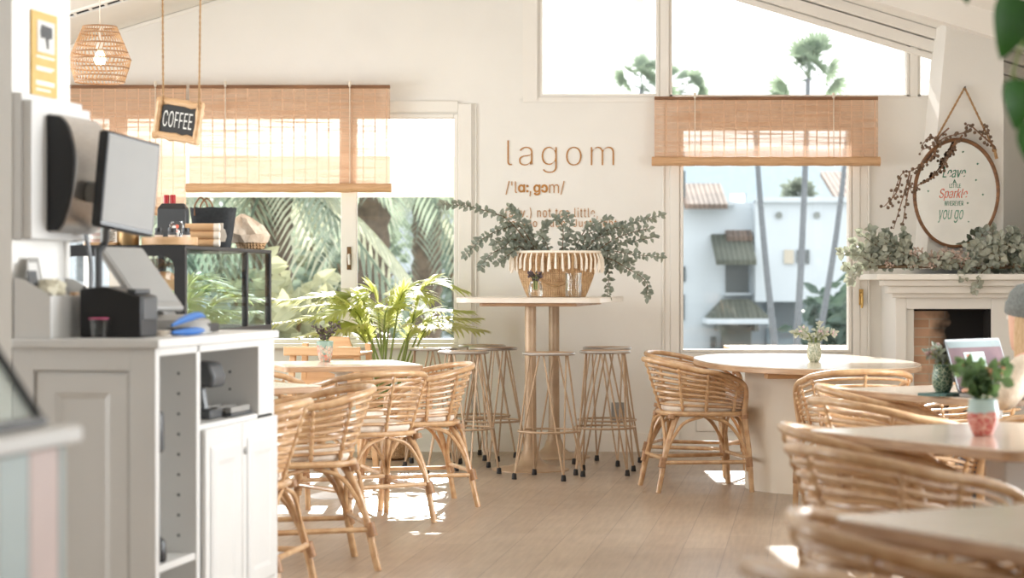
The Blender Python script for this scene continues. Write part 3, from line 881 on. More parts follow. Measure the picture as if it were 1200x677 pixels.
def frustum_panel(mb, u0, u1, z0, z1, y, axis, inset=.02, groove=.009, rise=.006, mid=.05):
    """a raised-and-fielded panel: sunk frame edge, bevelled raised centre; axis 'x': lies across x at depth y facing -y; 'y': across y facing -x"""
    loops = []
    for ins, d in ((0, .0015), (inset, -groove), (mid, -groove), (mid + inset * 1.4, rise)):
        q = [(u0 + ins, z0 + ins), (u1 - ins, z0 + ins), (u1 - ins, z1 - ins), (u0 + ins, z1 - ins)]
        loops.append([Vector((a, y - d, b)) if axis == 'x' else Vector((y - d, a, b)) for a, b in q])
    n = 4; vs = [p for l in loops for p in l]; fs = []
    for i in range(3):
        for j in range(4):
            j2 = (j + 1) % 4
            fs.append((i * 4 + j, i * 4 + j2, (i + 1) * 4 + j2, (i + 1) * 4 + j) if axis == 'x' else (i * 4 + j2, i * 4 + j, (i + 1) * 4 + j, (i + 1) * 4 + j2))
    fs.append((12, 13, 14, 15) if axis == 'x' else (15, 14, 13, 12))
    mb.add(vs, fs)


o = thing('counter_cabinet', 'white counter cabinet with open shelf bays and panelled doors, left foreground', 'cabinet', (CX, CY, 0), CROT)
cab = M['cab']; D = .455; LN = 1.175
mb = MB(); mb.box(-.012, LN + .012, -.015, D, .992, 1.02); mb.build('countertop', cab, o, bevel=.004)
# left end with a deep recess that holds the panel
mb = MB(); mb.box(.0, .018, .0, .08, .08, .992); mb.box(.0, .018, .39, D, .08, .992); mb.box(0, .018, .08, .39, .925, .992); mb.box(0, .018, .08, .39, .08, .16); mb.box(.018, .034, 0, D, .08, .992)
mb.build('side_panel', cab, o, bevel=.002)
mb = MB(); frustum_panel(mb, .08, .39, .16, .925, .0165, 'y', .014, -.012, .004, .066); mb.build('raised_panel', cab, o, smooth=False)
mb = MB(); mb.box(LN - .02, LN, 0, D, .08, .992); mb.build('side_panel', cab, o, bevel=.002)
mb = MB(); mb.box(.365, .40, 0, D - .02, .10, .992); mb.build('divider', cab, o, bevel=.002)
mb = MB(); mb.box(1.02, LN - .02, 0, .02, .73, .97); mb.box(.034, 1.155, 0, .02, .968, .992); mb.box(1.0, 1.02, 0, D - .02, .73, .97); mb.build('front_frame', cab, o, bevel=.002)
mb = MB(); mb.box(.034, LN - .02, D - .02, D, .08, .992); mb.build('back_panel', cab, o, smooth=False)
mb = MB(); mb.box(0, LN, .03, D, 0, .08); mb.box(.034, LN - .02, .0, D - .02, .08, .10); mb.build('plinth', cab, o, bevel=.002)
for u0, u1, z in ((.034, .365, .315), (.40, 1.0, .715)):
    mb = MB(); mb.box(u0, u1, .004, D - .02, z, z + .022); mb.build('shelf', cab, o, bevel=.002)
for k, (u0, u1) in enumerate(((.405, .773), (.778, 1.165))):
    mb = MB(); mb.box(u0, u1, -.016, .0, .105, .722); dr = mb.build('door', cab, o, bevel=.002)
    mb = MB(); frustum_panel(mb, u0 + .045, u1 - .045, .16, .665, -.0165, 'x', .012, -.008, .004, .05); mb.build('raised_panel', cab, dr, smooth=False)
    if k:
        mb = MB(); mb.lathe([(.013, 0), (.013, .004), (.009, .006)], 16); mb.xf(Matrix.Translation((u0 + .022, -.016, .625)) @ Matrix.Rotation(R(90), 4, 'X')); mb.build('door_lock', M['grey'], dr)
mb = MB()
for i in range(10):
    for v in (.06, .36):
        mb.box(.3635, .3652, v - .004, v + .004, .39 + i * .064 - .004, .39 + i * .064 + .004)
for z in (.82, .88):
    mb.box(.9985, 1.0002, .10, .108, z - .004, z + .004)
mb.build('peg_holes', M['dgrey'], o, smooth=False)

# pillar with its boards
mb = MB(); mb.box(0, .445, .459, 1.05, 0, 3.42); mb.xf(UV); struct('wall_pillar', mb, M['wall'], smooth=False)
o = thing('wall_board', 'white stepped service panel on the pillar behind the steel dispenser', 'panel', UV @ Vector((.23, .459, 1.319)), CROT)
mb = MB(); mb.box(-.228, .245, -.03, 0, 0, .448); mb.build('back_board', cab, o, bevel=.003)
mb = MB(); mb.box(-.222, .238, -.06, -.03, .004, .425); mb.build('front_board', cab, o, bevel=.003)
o = thing('pillar_notice', 'narrow yellow notice with grey picture high on the white pillar', 'poster', UV @ Vector((.23, .458, 1.773)), CROT)
mb = MB(); mb.box(-.098, .098, -.006, 0, 0, .262); mb.build('sheet', mat('ochre_paper', rgb(212, 178, 112), .7, col2=rgb(202, 168, 100), scale=12), o, smooth=False)
mb = MB(); mb.box(-.06, .072, -.008, -.006, .136, .235); mb.build('picture', M['cab'], o, smooth=False)
mb = MB(); mb.prism([(-.04, .20), (-.03, .222), (.05, .218), (.05, .185), (.022, .18), (.024, .15), (.012, .15), (.0, .182), (-.034, .18)], -.0095, -.008, Matrix.Rotation(R(90), 4, 'X') @ Matrix.Scale(-1, 4, (0, 0, 1)) @ Matrix.Identity(4))
mb.v = [Vector((p.x, -abs(p.y) if abs(p.y) < .02 else p.y, abs(p.z))) for p in mb.v]; mb.build('picture_motif', M['dgrey'], o, smooth=False)
mb = MB()
for z, a, b in ((.118, -.07, .07), (.085, -.07, .07), (.078, -.07, .05), (.04, -.07, .07), (.033, -.07, .07), (.015, -.07, .04)):
    mb.box(a, b, -.008, -.006, z, z + .006)
mb.build('faint_lines', M['white'], o, smooth=False)

# paper towel dispenser
o = thing('towel_dispenser', 'steel towel dispenser with bulging front and black ends on the pillar', 'dispenser', UV @ Vector((.12, .398, 1.35)), CROT)
prof = [(0, 0), (.03, .0), (.052, .03), (.074, .10), (.088, .19), (.086, .25), (.066, .32), (.038, .352), (.0, .356)]
pc = crom([(d, z, 0) for d, z in prof[1:-1]], 4)
pp = [(0, 0)] + [(p.x, p.y) for p in pc] + [(0, .356)]
for nm, x0, x1, s_, mt in (('end_cap', -.0, .018, 1.0, 'black'), ('cover', .018, .30, 1.03, 'silver'), ('end_cap', .30, .315, 1.0, 'black')):
    mb = MB(); mb.loft([[Vector((x, -d * s_, .178 + (z - .178) * s_)) for d, z in pp] for x in (x0, x1)]); mb.build(nm, M[mt], o, bevel=.002)
mb = MB(); mb.box(.10, .20, -.12, -.075, .09, .155); mb.build('push_lever', M['grey'], o, bevel=.012)


def slab(TL, TR, BL, th, name, label, cat, bez=.012, body='black', scr='screen'):
    """a flat screen through three corners, thickness going away behind it"""
    ex = TR - TL; ey = TL - BL; n = ex.cross(ey).normalized()
    if n.y > 0 and n.x < 0: n = -n
    W, H = ex.length, ey.length
    X = ex.normalized(); Z = (ey - X * ey.dot(X)).normalized(); Yv = Z.cross(X)          # Yv points behind the screen
    rot = Matrix((X, Yv, Z)).transposed().to_4x4()
    o = thing(name, label, cat, BL); o.rotation_euler = rot.to_euler()
    mb = MB(); mb.box(0, W, 0, th, 0, H); mb.build('housing', M[body], o, bevel=.008)
    mb = MB(); mb.box(bez, W - bez, -.0015, .002, bez * 1.6, H - bez); mb.build('screen', M[scr], o, smooth=False)
    return o, W, H


s1, W, H = slab(at(135, 155, 6.62), at(198, 172, 6.86), at(116, 265, 6.56), .035, 'order_display', 'grey screen with thick dark frame on a pole beside the steel dispenser', 'monitor', body='black')
bpy.context.view_layer.update(); inv = s1.matrix_world.inverted()
mb = MB(); mb.tube([inv @ on_counter(.43, .355, 1.022), inv @ on_counter(.43, .355, 1.30)], .012); mb.tube(crom([inv @ on_counter(.43, .355, 1.29), inv @ on_counter(.43, .33, 1.325), (W * .4, .06, H * .10), (W * .4, .03, H * .14)], 6), .012); mb.box(W * .28, W * .52, .03, .045, H * .08, H * .24); mb.build('stand_pole', M['dgrey'], s1)
mb = MB(); mb.lathe([(.045, 0), (.045, .004), (.03, .010)], 20); mb.xf(inv @ Matrix.Translation(on_counter(.43, .355, 1.0205))); mb.build('pole_foot', M['dgrey'], s1)
s2, W, H = slab(at(104, 288, 7.0), at(157, 290, 7.2), at(166, 361, 6.95), .022, 'till_screen', 'pale tilted till screen leaning back above the black printer', 'monitor', body='grey', bez=.018)
o = s2
mb = MB(); mb.box(W * .2, W * .8, .022, .05, H * .05, H * .75); mb.build('rear_casing', M['black'], o, bevel=.01)
st = thing('till_stand', 'rounded grey till base on the counter under the tilted screen', 'stand', on_counter(.70, .20, 1.0205), CROT)
mb = MB(); mb.lathe([(.13, 0), (.13, .02), (.115, .045), (.07, .06), (.05, .062)], 32, sx=1.2, sy=1.0); mb.build('base', M['grey'], st)
mb = MB(); mb.hexa([(-.05, .0, .05), (.06, .0, .05), (.06, .10, .05), (-.05, .10, .05), (-.05, .10, .18), (.06, .10, .18), (.06, .14, .18), (-.05, .14, .18)]); mb.build('neck', M['grey'], st, bevel=.006)

# receipt printer
o = thing('receipt_printer', 'black receipt printer with grey front in front of the till screen', 'printer', on_counter(.139, .10), CROT)
mb = MB(); mb.loft([[Vector((x, y, z)) for y, z in ((0, 0), (.20, 0), (.20, .15), (.12, .158), (.0, .128))] for x in (0, .147)]); mb.build('housing', M['black'], o, bevel=.006)
mb = MB(); mb.box(.012, .135, -.004, .0, .055, .122); mb.build('front_plate', M['dgrey'], o, bevel=.002)
mb = MB(); mb.box(.01, .137, .02, .05, .134, .15); mb.build('paper_cover', M['dgrey'], o, bevel=.004)
# white organiser with papers
o = thing('desk_organiser', 'white cut-away desk organiser at the pillar end of the counter', 'organiser', on_counter(.0, .335), CROT)
mb = MB()
sidep = [(0, 0), (.118, 0), (.118, .185), (.085, .18), (0, .13)]
for x0, x1 in ((0, .004), (.13, .134), (.386, .39)):
    mb.loft([[Vector((x, y, z)) for y, z in sidep] for x in (x0, x1)])
mb.box(0, .39, 0, .004, 0, .13); mb.box(0, .39, .114, .118, 0, .185); mb.box(0, .39, 0, .118, 0, .004)
mb.box(.20, .21, -.003, 0, .02, .11); mb.build('tray', cab, o, bevel=.0015)
o = thing('paper_sheets', 'grey cards standing in the white desk organiser', 'paper', on_counter(.012, .375, 1.026), CROT)
for i, (x, h, m_) in enumerate(((.0, .20, 'dgrey'), (.02, .225, 'cab'), (.05, .24, 'grey'))):
    mb = MB(); mb.hexa([(x, .0, 0), (x + .05, .0, 0), (x + .05, .003, 0), (x, .003, 0), (x, .04 + i * .008, h), (x + .07, .04 + i * .008, h), (x + .07, .043 + i * .008, h), (x, .043 + i * .008, h)]); mb.build('sheet', M[m_], o, smooth=False)
o = thing('napkin_bundle', 'crumpled cream napkins stuffed in the white organiser', 'napkins', on_counter(.07, .35, 1.026), CROT)
nap = mat('cream_paper', rgb(234, 228, 206), .9)
random.seed(3)
for i in range(4):
    mb = MB(); mb.sphere((.028 * i, .03 + .006 * (i % 2), .135 + .012 * (i % 2)), .034, 10, 7, .7)
    mb.v = [p + Vector((random.uniform(-.007, .007), random.uniform(-.007, .007), random.uniform(-.007, .007))) for p in mb.v]; mb.build('napkin', nap, o)
for i, (u, lab) in enumerate(((.20, 'small pale wooden block standing in the organiser by the napkins'), (.25, 'small pinkish wooden block standing in the organiser by the printer'))):
    o = tag(MB().box(-.018, .018, .0, .02, 0, .115 + .018 * i).build('wood_block', M['lightwood'], bevel=.003), lab, 'block', 'wooden blocks in the organiser')
    o.location = on_counter(u, .352, 1.026); o.rotation_euler = (0, 0, CROT)
o = thing('pen', 'light grey pen leaning in the right end of the organiser', 'pen', on_counter(.34, .36, 1.03), CROT)
mb = MB(); mb.tube([(0, 0, 0), (.012, .01, .14)], .006); mb.build('barrel', M['grey'], o)
mb = MB(); mb.tube([(.012, .01, .14), (.0128, .0107, .15)], [.006, .003]); mb.build('tip', M['dgrey'], o)
o = thing('plastic_cup', 'small clear cup with pink rim between organiser and printer', 'cup', on_counter(.10, .22))
mb = MB(); mb.lathe([(.024, 0), (.03, .06), (.028, .06), (.022, .004)], 18, cap=False); mb.build('cup', M['vaseglass'], o)
mb = MB(); mb.tube([(.03 * math.cos(2 * PI * i / 20), .03 * math.sin(2 * PI * i / 20), .06) for i in range(20)], .002, n=5, closed=True); mb.build('rim', mat('pink_rim', rgb(214, 96, 140), .5), o)
# blue handled tool
o = thing('tape_gun', 'bright blue hand tool with black end lying on the counter', 'tool', on_counter(.33, .05), CROT)
blue = mat('bright_blue_plastic', rgb(40, 104, 176), .45)
for z, b in ((.012, .0), (.034, .018)):
    mb = MB(); mb.tube(crom([(0, .02, z), (.12, .012 + b * .5, z + b), (.25, .02, z + b * 1.6), (.34, .03, z + b * 1.2)], 6), [.004 + .009 * math.sin(PI * min(1, i / 17)) for i in range(19)], n=8); mb.build('handle', blue, o)
mb = MB(); mb.box(.10, .42, .05, .075, 0, .024); mb.box(.36, .46, .02, .075, .004, .034); mb.build('body', M['black'], o, bevel=.005)
mb = MB(); mb.lathe([(.03, 0), (.03, .018)], 20, (.02, .06, 0)); mb.build('roll', M['cushion'], o, bevel=.002)
# dark things kept in the bays
o = thing('stick_vacuum', 'dark grey stick vacuum standing in the tall open bay', 'vacuum', on_counter(.125, .045, .338), CROT)
mb = MB(); mb.tube([(0, .0, .07), (.0, .01, .35), (.012, .02, .52)], [.015, .018, .012]); mb.build('tube', M['dgrey'], o)
mb = MB(); mb.lathe([(.028, 0), (.032, .01), (.03, .06), (.018, .075)], 18); mb.build('foot', M['black'], o)
mb = MB(); mb.box(-.02, .03, -.02, .05, .33, .46); mb.build('motor_unit', M['dgrey'], o, bevel=.014)
o = thing('card_terminal', 'black card terminal with curved head in the upper open bay', 'terminal', on_counter(.70, .10, .738), CROT)
mb = MB(); mb.box(-.06, .06, -.05, .05, 0, .03); mb.build('foot', M['dgrey'], o, bevel=.006)
mb = MB(); mb.tube(crom([(0, .0, .03), (.0, .01, .10), (-.01, .0, .15)], 5), .022); mb.build('neck', M['dgrey'], o)
mb = MB(); mb.loft([[Vector((x, y, z)) for y, z in ((-.05, .10), (.02, .12), (.03, .19), (-.04, .185), (-.06, .14))] for x in (-.05, .08)]); mb.build('head', M['dgrey'], o, bevel=.012)
o = thing('slotted_tray', 'grey slotted tray lying in the upper open bay', 'tray', on_counter(.88, .14, .738), CROT)
mb = MB(); mb.box(-.11, .11, -.12, .12, 0, .012); mb.build('base', M['dgrey'], o, bevel=.004)
for i in range(5):
    mb = MB(); mb.box(-.10, .10, -.115 + i * .049, -.09 + i * .049, .012, .032); mb.build('rib', M['grey'], o, bevel=.003)
# cable down the pillar
mb = MB()
for dx in (0, .02):
    mb.tube(crom([UV @ Vector((.42 + dx, .40, 1.36)), UV @ Vector((.45, .39, 1.25)), UV @ Vector((.43 + dx, .38, 1.12)), UV @ Vector((.47, .36, 1.03))], 8), .006, n=6)
tag(mb.build('power_cable', M['black']), 'black cables hanging below the steel dispenser', 'cable')

# ================================================================== ICE CREAM DISPLAY IN THE NEAR LEFT CORNER
o = thing('ice_cream_display', 'pastel striped display chest with glass guard in the near left corner', 'display chest', (-.737, 3.6, 0), CROT)
mb = MB(); mb.box(-1.6, .0, -.015, .75, .925, .955); mb.build('top_slab', cab, o, bevel=.006)
mb = MB(); mb.box(-1.58, -.022, .02, .73, .0, .925); mb.build('chest', cab, o, smooth=False)
pk = mat('pastel_pink', rgb(216, 196, 190), .5); tl = mat('pastel_teal', rgb(184, 198, 197), .5)
for i in range(12):
    b = -.045 - i * .12
    mb = MB(); mb.box(b - .117, b, .010, .02, .03, .92); mb.build('stripe', pk if i % 2 == 0 else tl, o, bevel=.002)
mb = MB(); mb.box(-.042, -.022, .008, .02, .03, .92); mb.build('corner_strip', tl, o, bevel=.003)
mb = MB()
mb.tube([(-.03, .045, .957), (-.03, .28, 1.30)], .008, n=6); mb.tube([(-1.58, .045, .957), (-1.58, .28, 1.30)], .008, n=6)
mb.tube([(-.03, .045, .963), (-1.58, .045, .963)], .009, n=6); mb.tube([(-.03, .28, 1.30), (-1.58, .28, 1.30)], .009, n=6); mb.build('guard_frame', M['dgrey'], o)
mb = MB(); mb.hexa([(-1.57, .05, .965), (-.035, .05, .965), (-.035, .056, .965), (-1.57, .056, .965), (-1.57, .278, 1.295), (-.035, .278, 1.295), (-.035, .284, 1.295), (-1.57, .284, 1.295)]); mb.build('glass_guard', M['caseglass'], o, smooth=False)
mb = MB(); mb.box(-1.5, -.12, .12, .68, .955, .962); mb.build('tub_well', M['silver'], o, bevel=.003)

# ================================================================== PASTRY CASE ON THE BACK COUNTER
KROT = math.atan2(.993, .121); KX, KY = -1.332, 8.70
KV = Matrix.Translation((KX, KY, 0)) @ Matrix.Rotation(KROT, 4, 'Z')
o = thing('back_counter', 'pale counter under the black pastry case, hidden behind the cabinet', 'counter', (KX, KY, 0), KROT)
mb = MB(); mb.box(0.02, 1.48, .24, .72, 0, .93); mb.build('carcass', cab, o, bevel=.004)
mb = MB(); mb.box(0.0, 1.5, .0, .74, .93, .955); mb.build('worktop', cab, o, bevel=.004)
o = thing('pastry_case', 'black framed glass pastry case with groceries standing on top', 'display case', (KX, KY, .955), KROT)
W_, L_, H_ = .55, 1.51, .384
mb = MB(); mb.box(0, L_, 0, W_, H_ - .018, H_); mb.build('top_panel', M['black'], o, bevel=.003)
mb = MB(); mb.box(0, L_, 0, W_, 0, .03); mb.build('base', M['black'], o, bevel=.003)
for x in (.0, 1.03, L_ - .028):
    for y in (0, W_ - .026):
        mb = MB(); mb.box(x, x + .028, y, y + .026, .03, H_ - .018); mb.build('post', M['black'], o, bevel=.003)
mb = MB()
outer = [(0.0, .0), (W_, .0), (W_, H_), (0.0, H_)]
inner = rrect(.045, W_ - .03, .03, H_ - .045, .05, 5)
ring_o = []
for (a, b) in inner:      # push the hole outline out to the rectangle
    cx, cz = W_ / 2, H_ / 2; dx, dz = a - cx, b - cz; k = min((W_ / 2) / max(abs(dx), 1e-6), (H_ / 2) / max(abs(dz), 1e-6)); ring_o.append((cx + dx * k, cz + dz * k))
loops = [[Vector((x, p[0], p[1])) for p in r] for x, r in ((-.006, ring_o), (-.006, inner), (.006, inner), (.006, ring_o))]
n = len(inner); vs = [p for l in loops for p in l]; fs = []
for i in range(4):
    for j in range(n): fs.append((i * n + j, i * n + (j + 1) % n, ((i + 1) % 4) * n + (j + 1) % n, ((i + 1) % 4) * n + j))
mb.add(vs, fs); mb.build('end_frame', M['black'], o, smooth=False)
for x0, x1 in ((.02, 1.03), (1.05, L_ - .02)):
    mb = MB(); mb.box(x0, x1, .004, .009, .03, H_ - .018); mb.build('glass_front', M['caseglass'], o, smooth=False)
mb = MB(); mb.box(L_ - .012, L_ - .006, .02, W_ - .02, .03, H_ - .018); mb.build('glass_end', M['caseglass'], o, smooth=False)
mb = MB(); mb.box(.03, L_ - .03, .03, W_ - .03, .19, .197); mb.build('glass_shelf', M['caseglass'], o, smooth=False)
shelf_z = .955 + .197


def on_case(px, Y, z=1.341): q = at(px, 300, Y); return Vector((q.x, Y, z))


def pastry_pack(name, label, loc, s=1.0, rz=0.0):
    o = thing(name, label, 'pastry pack', loc, rz, 'wrapped pastries')
    mb = MB(); mb.hexa([(-.07 * s, -.05 * s, 0), (.07 * s, -.05 * s, 0), (.07 * s, .05 * s, 0), (-.07 * s, .05 * s, 0), (-.085 * s, -.06 * s, .04 * s), (.085 * s, -.06 * s, .04 * s), (.085 * s, .06 * s, .04 * s), (-.085 * s, .06 * s, .04 * s)]); mb.build('paper_tray', M['lightwood'], o, bevel=.003)
    for i in range(5):
        mb = MB(); mb.sphere((-.05 * s + .025 * s * i, .012 * s * (-1) ** i, .05 * s), .026 * s, 10, 7, .9); mb.build('pastry', mat_bun, o)
    mb = MB(); k = 12
    lo = [Vector((.085 * s * math.cos(2 * PI * i / k), .06 * s * math.sin(2 * PI * i / k), .04 * s)) for i in range(k)]
    mi = [Vector((.08 * s * math.cos(2 * PI * i / k + .2), .055 * s * math.sin(2 * PI * i / k + .2), .085 * s + .012 * (i % 2))) for i in range(k)]
    hi = [Vector((.03 * s * math.cos(2 * PI * i / k), .02 * s * math.sin(2 * PI * i / k), .12 * s)) for i in range(k)]
    mb.loft([lo, mi, hi]); mb.build('clear_wrap', M['vaseglass'], o)
    return o


mat_bun = mat('baked_crust', rgb(196, 138, 92), .6, col2=rgb(226, 182, 138), scale=20)
pastry_pack('pastry_pack', 'wrapped pastries on the case shelf right of the till screen', KV @ Vector((.15, .17, shelf_z + .001)), 1.1, .4)
pastry_pack('pastry_pack', 'wrapped pastries low in the pastry case beside the frame', KV @ Vector((.15, .13, .987)), .8, 1.2)
pastry_pack('pastry_pack', 'wrapped pastries in the middle of the pastry case shelf', KV @ Vector((.62, .25, shelf_z)), 1.0, .1)
# on top of the case
o = thing('wooden_tray', 'round pale wooden tray with little jars on the pastry case', 'tray', on_case(199, 9.02))
mb = MB(); mb.lathe([(.112, 0), (.118, .004), (.118, .036), (.110, .036), (.108, .012)], 40); mb.build('bowl', M['lightwood'], o)
lab = mat('jar_label', rgb(232, 214, 198), .8)
for i, (px, l_) in enumerate(((186, 'small dark labelled jar on the tray, leftmost'), (202, 'small dark labelled jar in the middle of the tray'), (218, 'small dark labelled jar at the right of the tray'))):
    o = thing('spice_jar', l_, 'jar', on_case(px, 9.0, 1.354), 0, 'small dark jars on the tray')
    mb = MB(); mb.lathe([(.017, 0), (.018, .004), (.018, .04), (.014, .046)], 16); mb.build('jar', M['dgrey'], o)
    mb = MB(); mb.lathe([(.0185, .008), (.0185, .032)], 16, cap=False); mb.build('label', lab, o)
    mb = MB(); mb.lathe([(.0165, .046), (.0165, .062)], 16); mb.build('lid', M['black'], o)
o = thing('sweet_jar', 'clear jar of red and white sweets behind the little jars', 'jar', on_case(207, 9.09, 1.354))
mb = MB(); mb.lathe([(.028, 0), (.03, .006), (.03, .075), (.024, .085), (.024, .092)], 20); mb.build('jar', M['vaseglass'], o)
for i in range(14):
    random.seed(i); a = random.random() * 6.28; r_ = random.random() * .017
    mb = MB(); mb.sphere((r_ * math.cos(a), r_ * math.sin(a), .012 + .0045 * i), .009, 8, 6); mb.build('sweet', M['redtext'] if i % 2 else M['white'], o)
o = thing('gift_box', 'black carton behind the jars on the pastry case', 'box', on_case(203, 9.62))
mb = MB(); mb.box(-.064, .064, -.05, .05, 0, .175); mb.build('carton', M['dgrey'], o, bevel=.003)
mb = MB(); mb.hexa([(-.064, -.05, .175), (.064, -.05, .175), (.064, .05, .175), (-.064, .05, .175), (-.05, -.02, .20), (.05, -.02, .20), (.05, .02, .20), (-.05, .02, .20)]); mb.build('lid', M['black'], o, bevel=.002)
for px, l_ in ((195, 'red capped bottle behind the black carton, the left one'), (202.5, 'red capped bottle behind the black carton, the right one')):
    o = thing('bottle', l_, 'bottle', on_case(px, 9.85), 0, 'red capped bottles')
    mb = MB(); mb.lathe([(.024, 0), (.026, .006), (.026, .14), (.012, .175), (.011, .20)], 16); mb.build('glass', M['black'], o)
    mb = MB(); mb.lathe([(.0135, .185), (.0135, .245), (.012, .248)], 14); mb.build('cap', mat('red_foil', rgb(168, 32, 36), .4), o)
GRP = 'cork cylinders stacked on the case'
for i, (pz, l_) in enumerate(((0, 'pale cork cylinder at the bottom of the stack of three'), (1, 'pale cork cylinder in the middle of the stack of three'), (2, 'pale cork cylinder on top of the stack of three'))):
    o = thing('cork_cylinder', l_, 'cylinder', on_case(236, 9.36, 1.341 + .0175 + pz * .0345), 0, GRP)
    mb = MB(); mb.lathe([(.017, -.07), (.0173, 0), (.017, .055)], 18); mb.xf(Matrix.Rotation(R(90), 4, 'Y')); mb.build('roll', M['lightwood'], o)
    mb = MB(); mb.lathe([(.0176, .055), (.0176, .078), (.014, .082)], 18); mb.xf(Matrix.Rotation(R(90), 4, 'Y')); mb.build('end_cap', M['cushion'], o)
o = thing('felt_bag', 'charcoal felt bag with loop handle and paper tag on the case', 'bag', on_case(250, 9.80), R(-6))
mb = MB(); k = 28; L0 = []; 
for sx, sy, z in ((.078, .045, 0), (.088, .05, .06), (.098, .055, .13), (.106, .058, .185)):
    L0.append([Vector((sx * math.copysign(abs(math.cos(2 * PI * i / k)) ** .5, math.cos(2 * PI * i / k)), sy * math.copysign(abs(math.sin(2 * PI * i / k)) ** .6, math.sin(2 * PI * i / k)), z + (.004 * (i % 2) if z > .15 else 0))) for i in range(k)])
inn = [[p * .95 + Vector((0, 0, .005)) for p in l] for l in reversed(L0)]
mb.loft(L0 + inn, False); mb.add([p for p in L0[0]], [tuple(range(k - 1, -1, -1))]); mb.build('body', mat('charcoal_felt', rgb(58, 60, 62), .9, col2=rgb(48, 50, 52), scale=60), o)
for y in (-.05, .05):
    mb = MB(); mb.tube(crom([(-.075, y, .15), (-.072, y, .20), (-.045, y * 1.1, .232), (-.018, y, .20), (-.015, y, .15)], 6), .004, n=6); mb.build('loop_handle', M['darkwood'], o)
mb = MB(); mb.prism([(.03, .03), (.07, .03), (.078, .055), (.07, .085), (.062, .09), (.062, .115), (.038, .115), (.038, .09), (.03, .085), (.022, .055)], .060, .063, Matrix.Rotation(R(90), 4, 'X')); mb.build('paper_tag', M['cushion'], o, smooth=False)
o = thing('wrapped_basket', 'basket in crumpled clear wrap at the right end of the case', 'basket', on_case(294, 10.02))
mb = MB(); mb.lathe([(.06, 0), (.085, .05), (.08, .05), (.055, .004)], 24, sx=1.0, sy=.8); mb.build('basket', M['straw'], o)
wrap = mat('crinkled_wrap', rgb(232, 216, 196), .2, col2=rgb(206, 184, 160), scale=14, bump=.8, bscale=30)
random.seed(11); mb = MB(); k = 18; Ls = []
for r_, z, j in ((.088, .03, .004), (.098, .07, .012), (.075, .115, .016), (.03, .15, .01), (.008, .165, .004)):
    Ls.append([Vector((r_ * math.cos(2 * PI * i / k) + random.uniform(-j, j) - z * .25, .8 * r_ * math.sin(2 * PI * i / k) + random.uniform(-j, j), z + random.uniform(-j, j) * .6)) for i in range(k)])
mb.loft(Ls); mb.build('clear_wrap', wrap, o, ang=20)
o = thing('brass_tin', 'brass coloured tin between plates and tray on the case', 'tin', on_case(150, 9.02))
mb = MB(); mb.lathe([(.046, 0), (.047, .004), (.047, .068), (.048, .072)], 24); mb.build('tin', mat('brass_tin', rgb(172, 140, 96), .35, metal=.6), o)
mb = MB(); mb.lathe([(.049, .066), (.049, .078), (.046, .081)], 24); mb.build('lid', M['gold'], o)
o = thing('serving_board', 'small wooden board under the plates on the case', 'board', on_case(121, 9.02))
mb = MB(); mb.prism(rrect(-.075, .065, -.06, .06, .02), 0, .014); mb.build('board', M['lightwood'], o, bevel=.003)
for i in range(5):
    o = thing('saucer', ('white saucer at the bottom of the stack of five', 'white saucer second from the bottom of the stack', 'white saucer in the middle of the stack', 'white saucer second from the top of the stack', 'white saucer on top of the stack of five')[i], 'saucer', on_case(126.5, 9.02, 1.3565 + i * .0095), 0, 'white saucers in a stack')
    mb = MB(); mb.lathe([(.016, 0), (.034, .006), (.034, .0085), (.014, .004)], 24); mb.build('plate', M['white'], o)
o = thing('paper_cups', 'stack of striped pale paper cups beside the saucers', 'cups', on_case(112, 9.0, 1.3565), 0)
for i in range(6):
    mb = MB(); mb.lathe([(.018, i * .013), (.022, i * .013 + .012), (.0225, i * .013 + .0125)], 20); mb.build('cup', M['white'] if i % 2 else pk, o)
# ================================================================== HANGING THINGS
o = thing('coffee_sign', 'small framed black sign reading COFFEE hung on two jute ropes', 'sign', at(209, 141, 9.0), 0)
o.rotation_euler = (R(0), R(9), R(-22))
w_, h_ = .098, .072
random.seed(5)
for nm, a, b in (('frame_rail', (-w_, h_), (w_, h_)), ('frame_rail', (-w_, -h_), (w_, -h_)), ('frame_rail', (-w_, -h_), (-w_, h_)), ('frame_rail', (w_, -h_), (w_, h_))):
    mb = MB(); A = Vector((a[0], 0, a[1])); B = Vector((b[0], 0, b[1])); d = (B - A).normalized() * .012
    n = 8; mb.tube([(A - d).lerp(B + d, i / n) + Vector((0, 0, random.uniform(-.003, .003))) for i in range(n + 1)], [.0165 + random.uniform(-.0025, .0025) for i in range(n + 1)], n=8)
    mb.build(nm, M['lightwood'], o)
mb = MB(); mb.box(-w_ + .005, w_ - .005, -.004, .004, -h_ + .005, h_ - .005); bd = mb.build('board', M['chalk'], o, smooth=False)
tb = text_mesh('COFFEE', .142, .068, .0015, offset=-.004, spacing=1.05); tb.xf(Matrix.Translation((-.072, -.0045, -.033))); tb.build('lettering', M['white'], bd, smooth=False)
bpy.context.view_layer.update()
mw = o.matrix_world.copy()
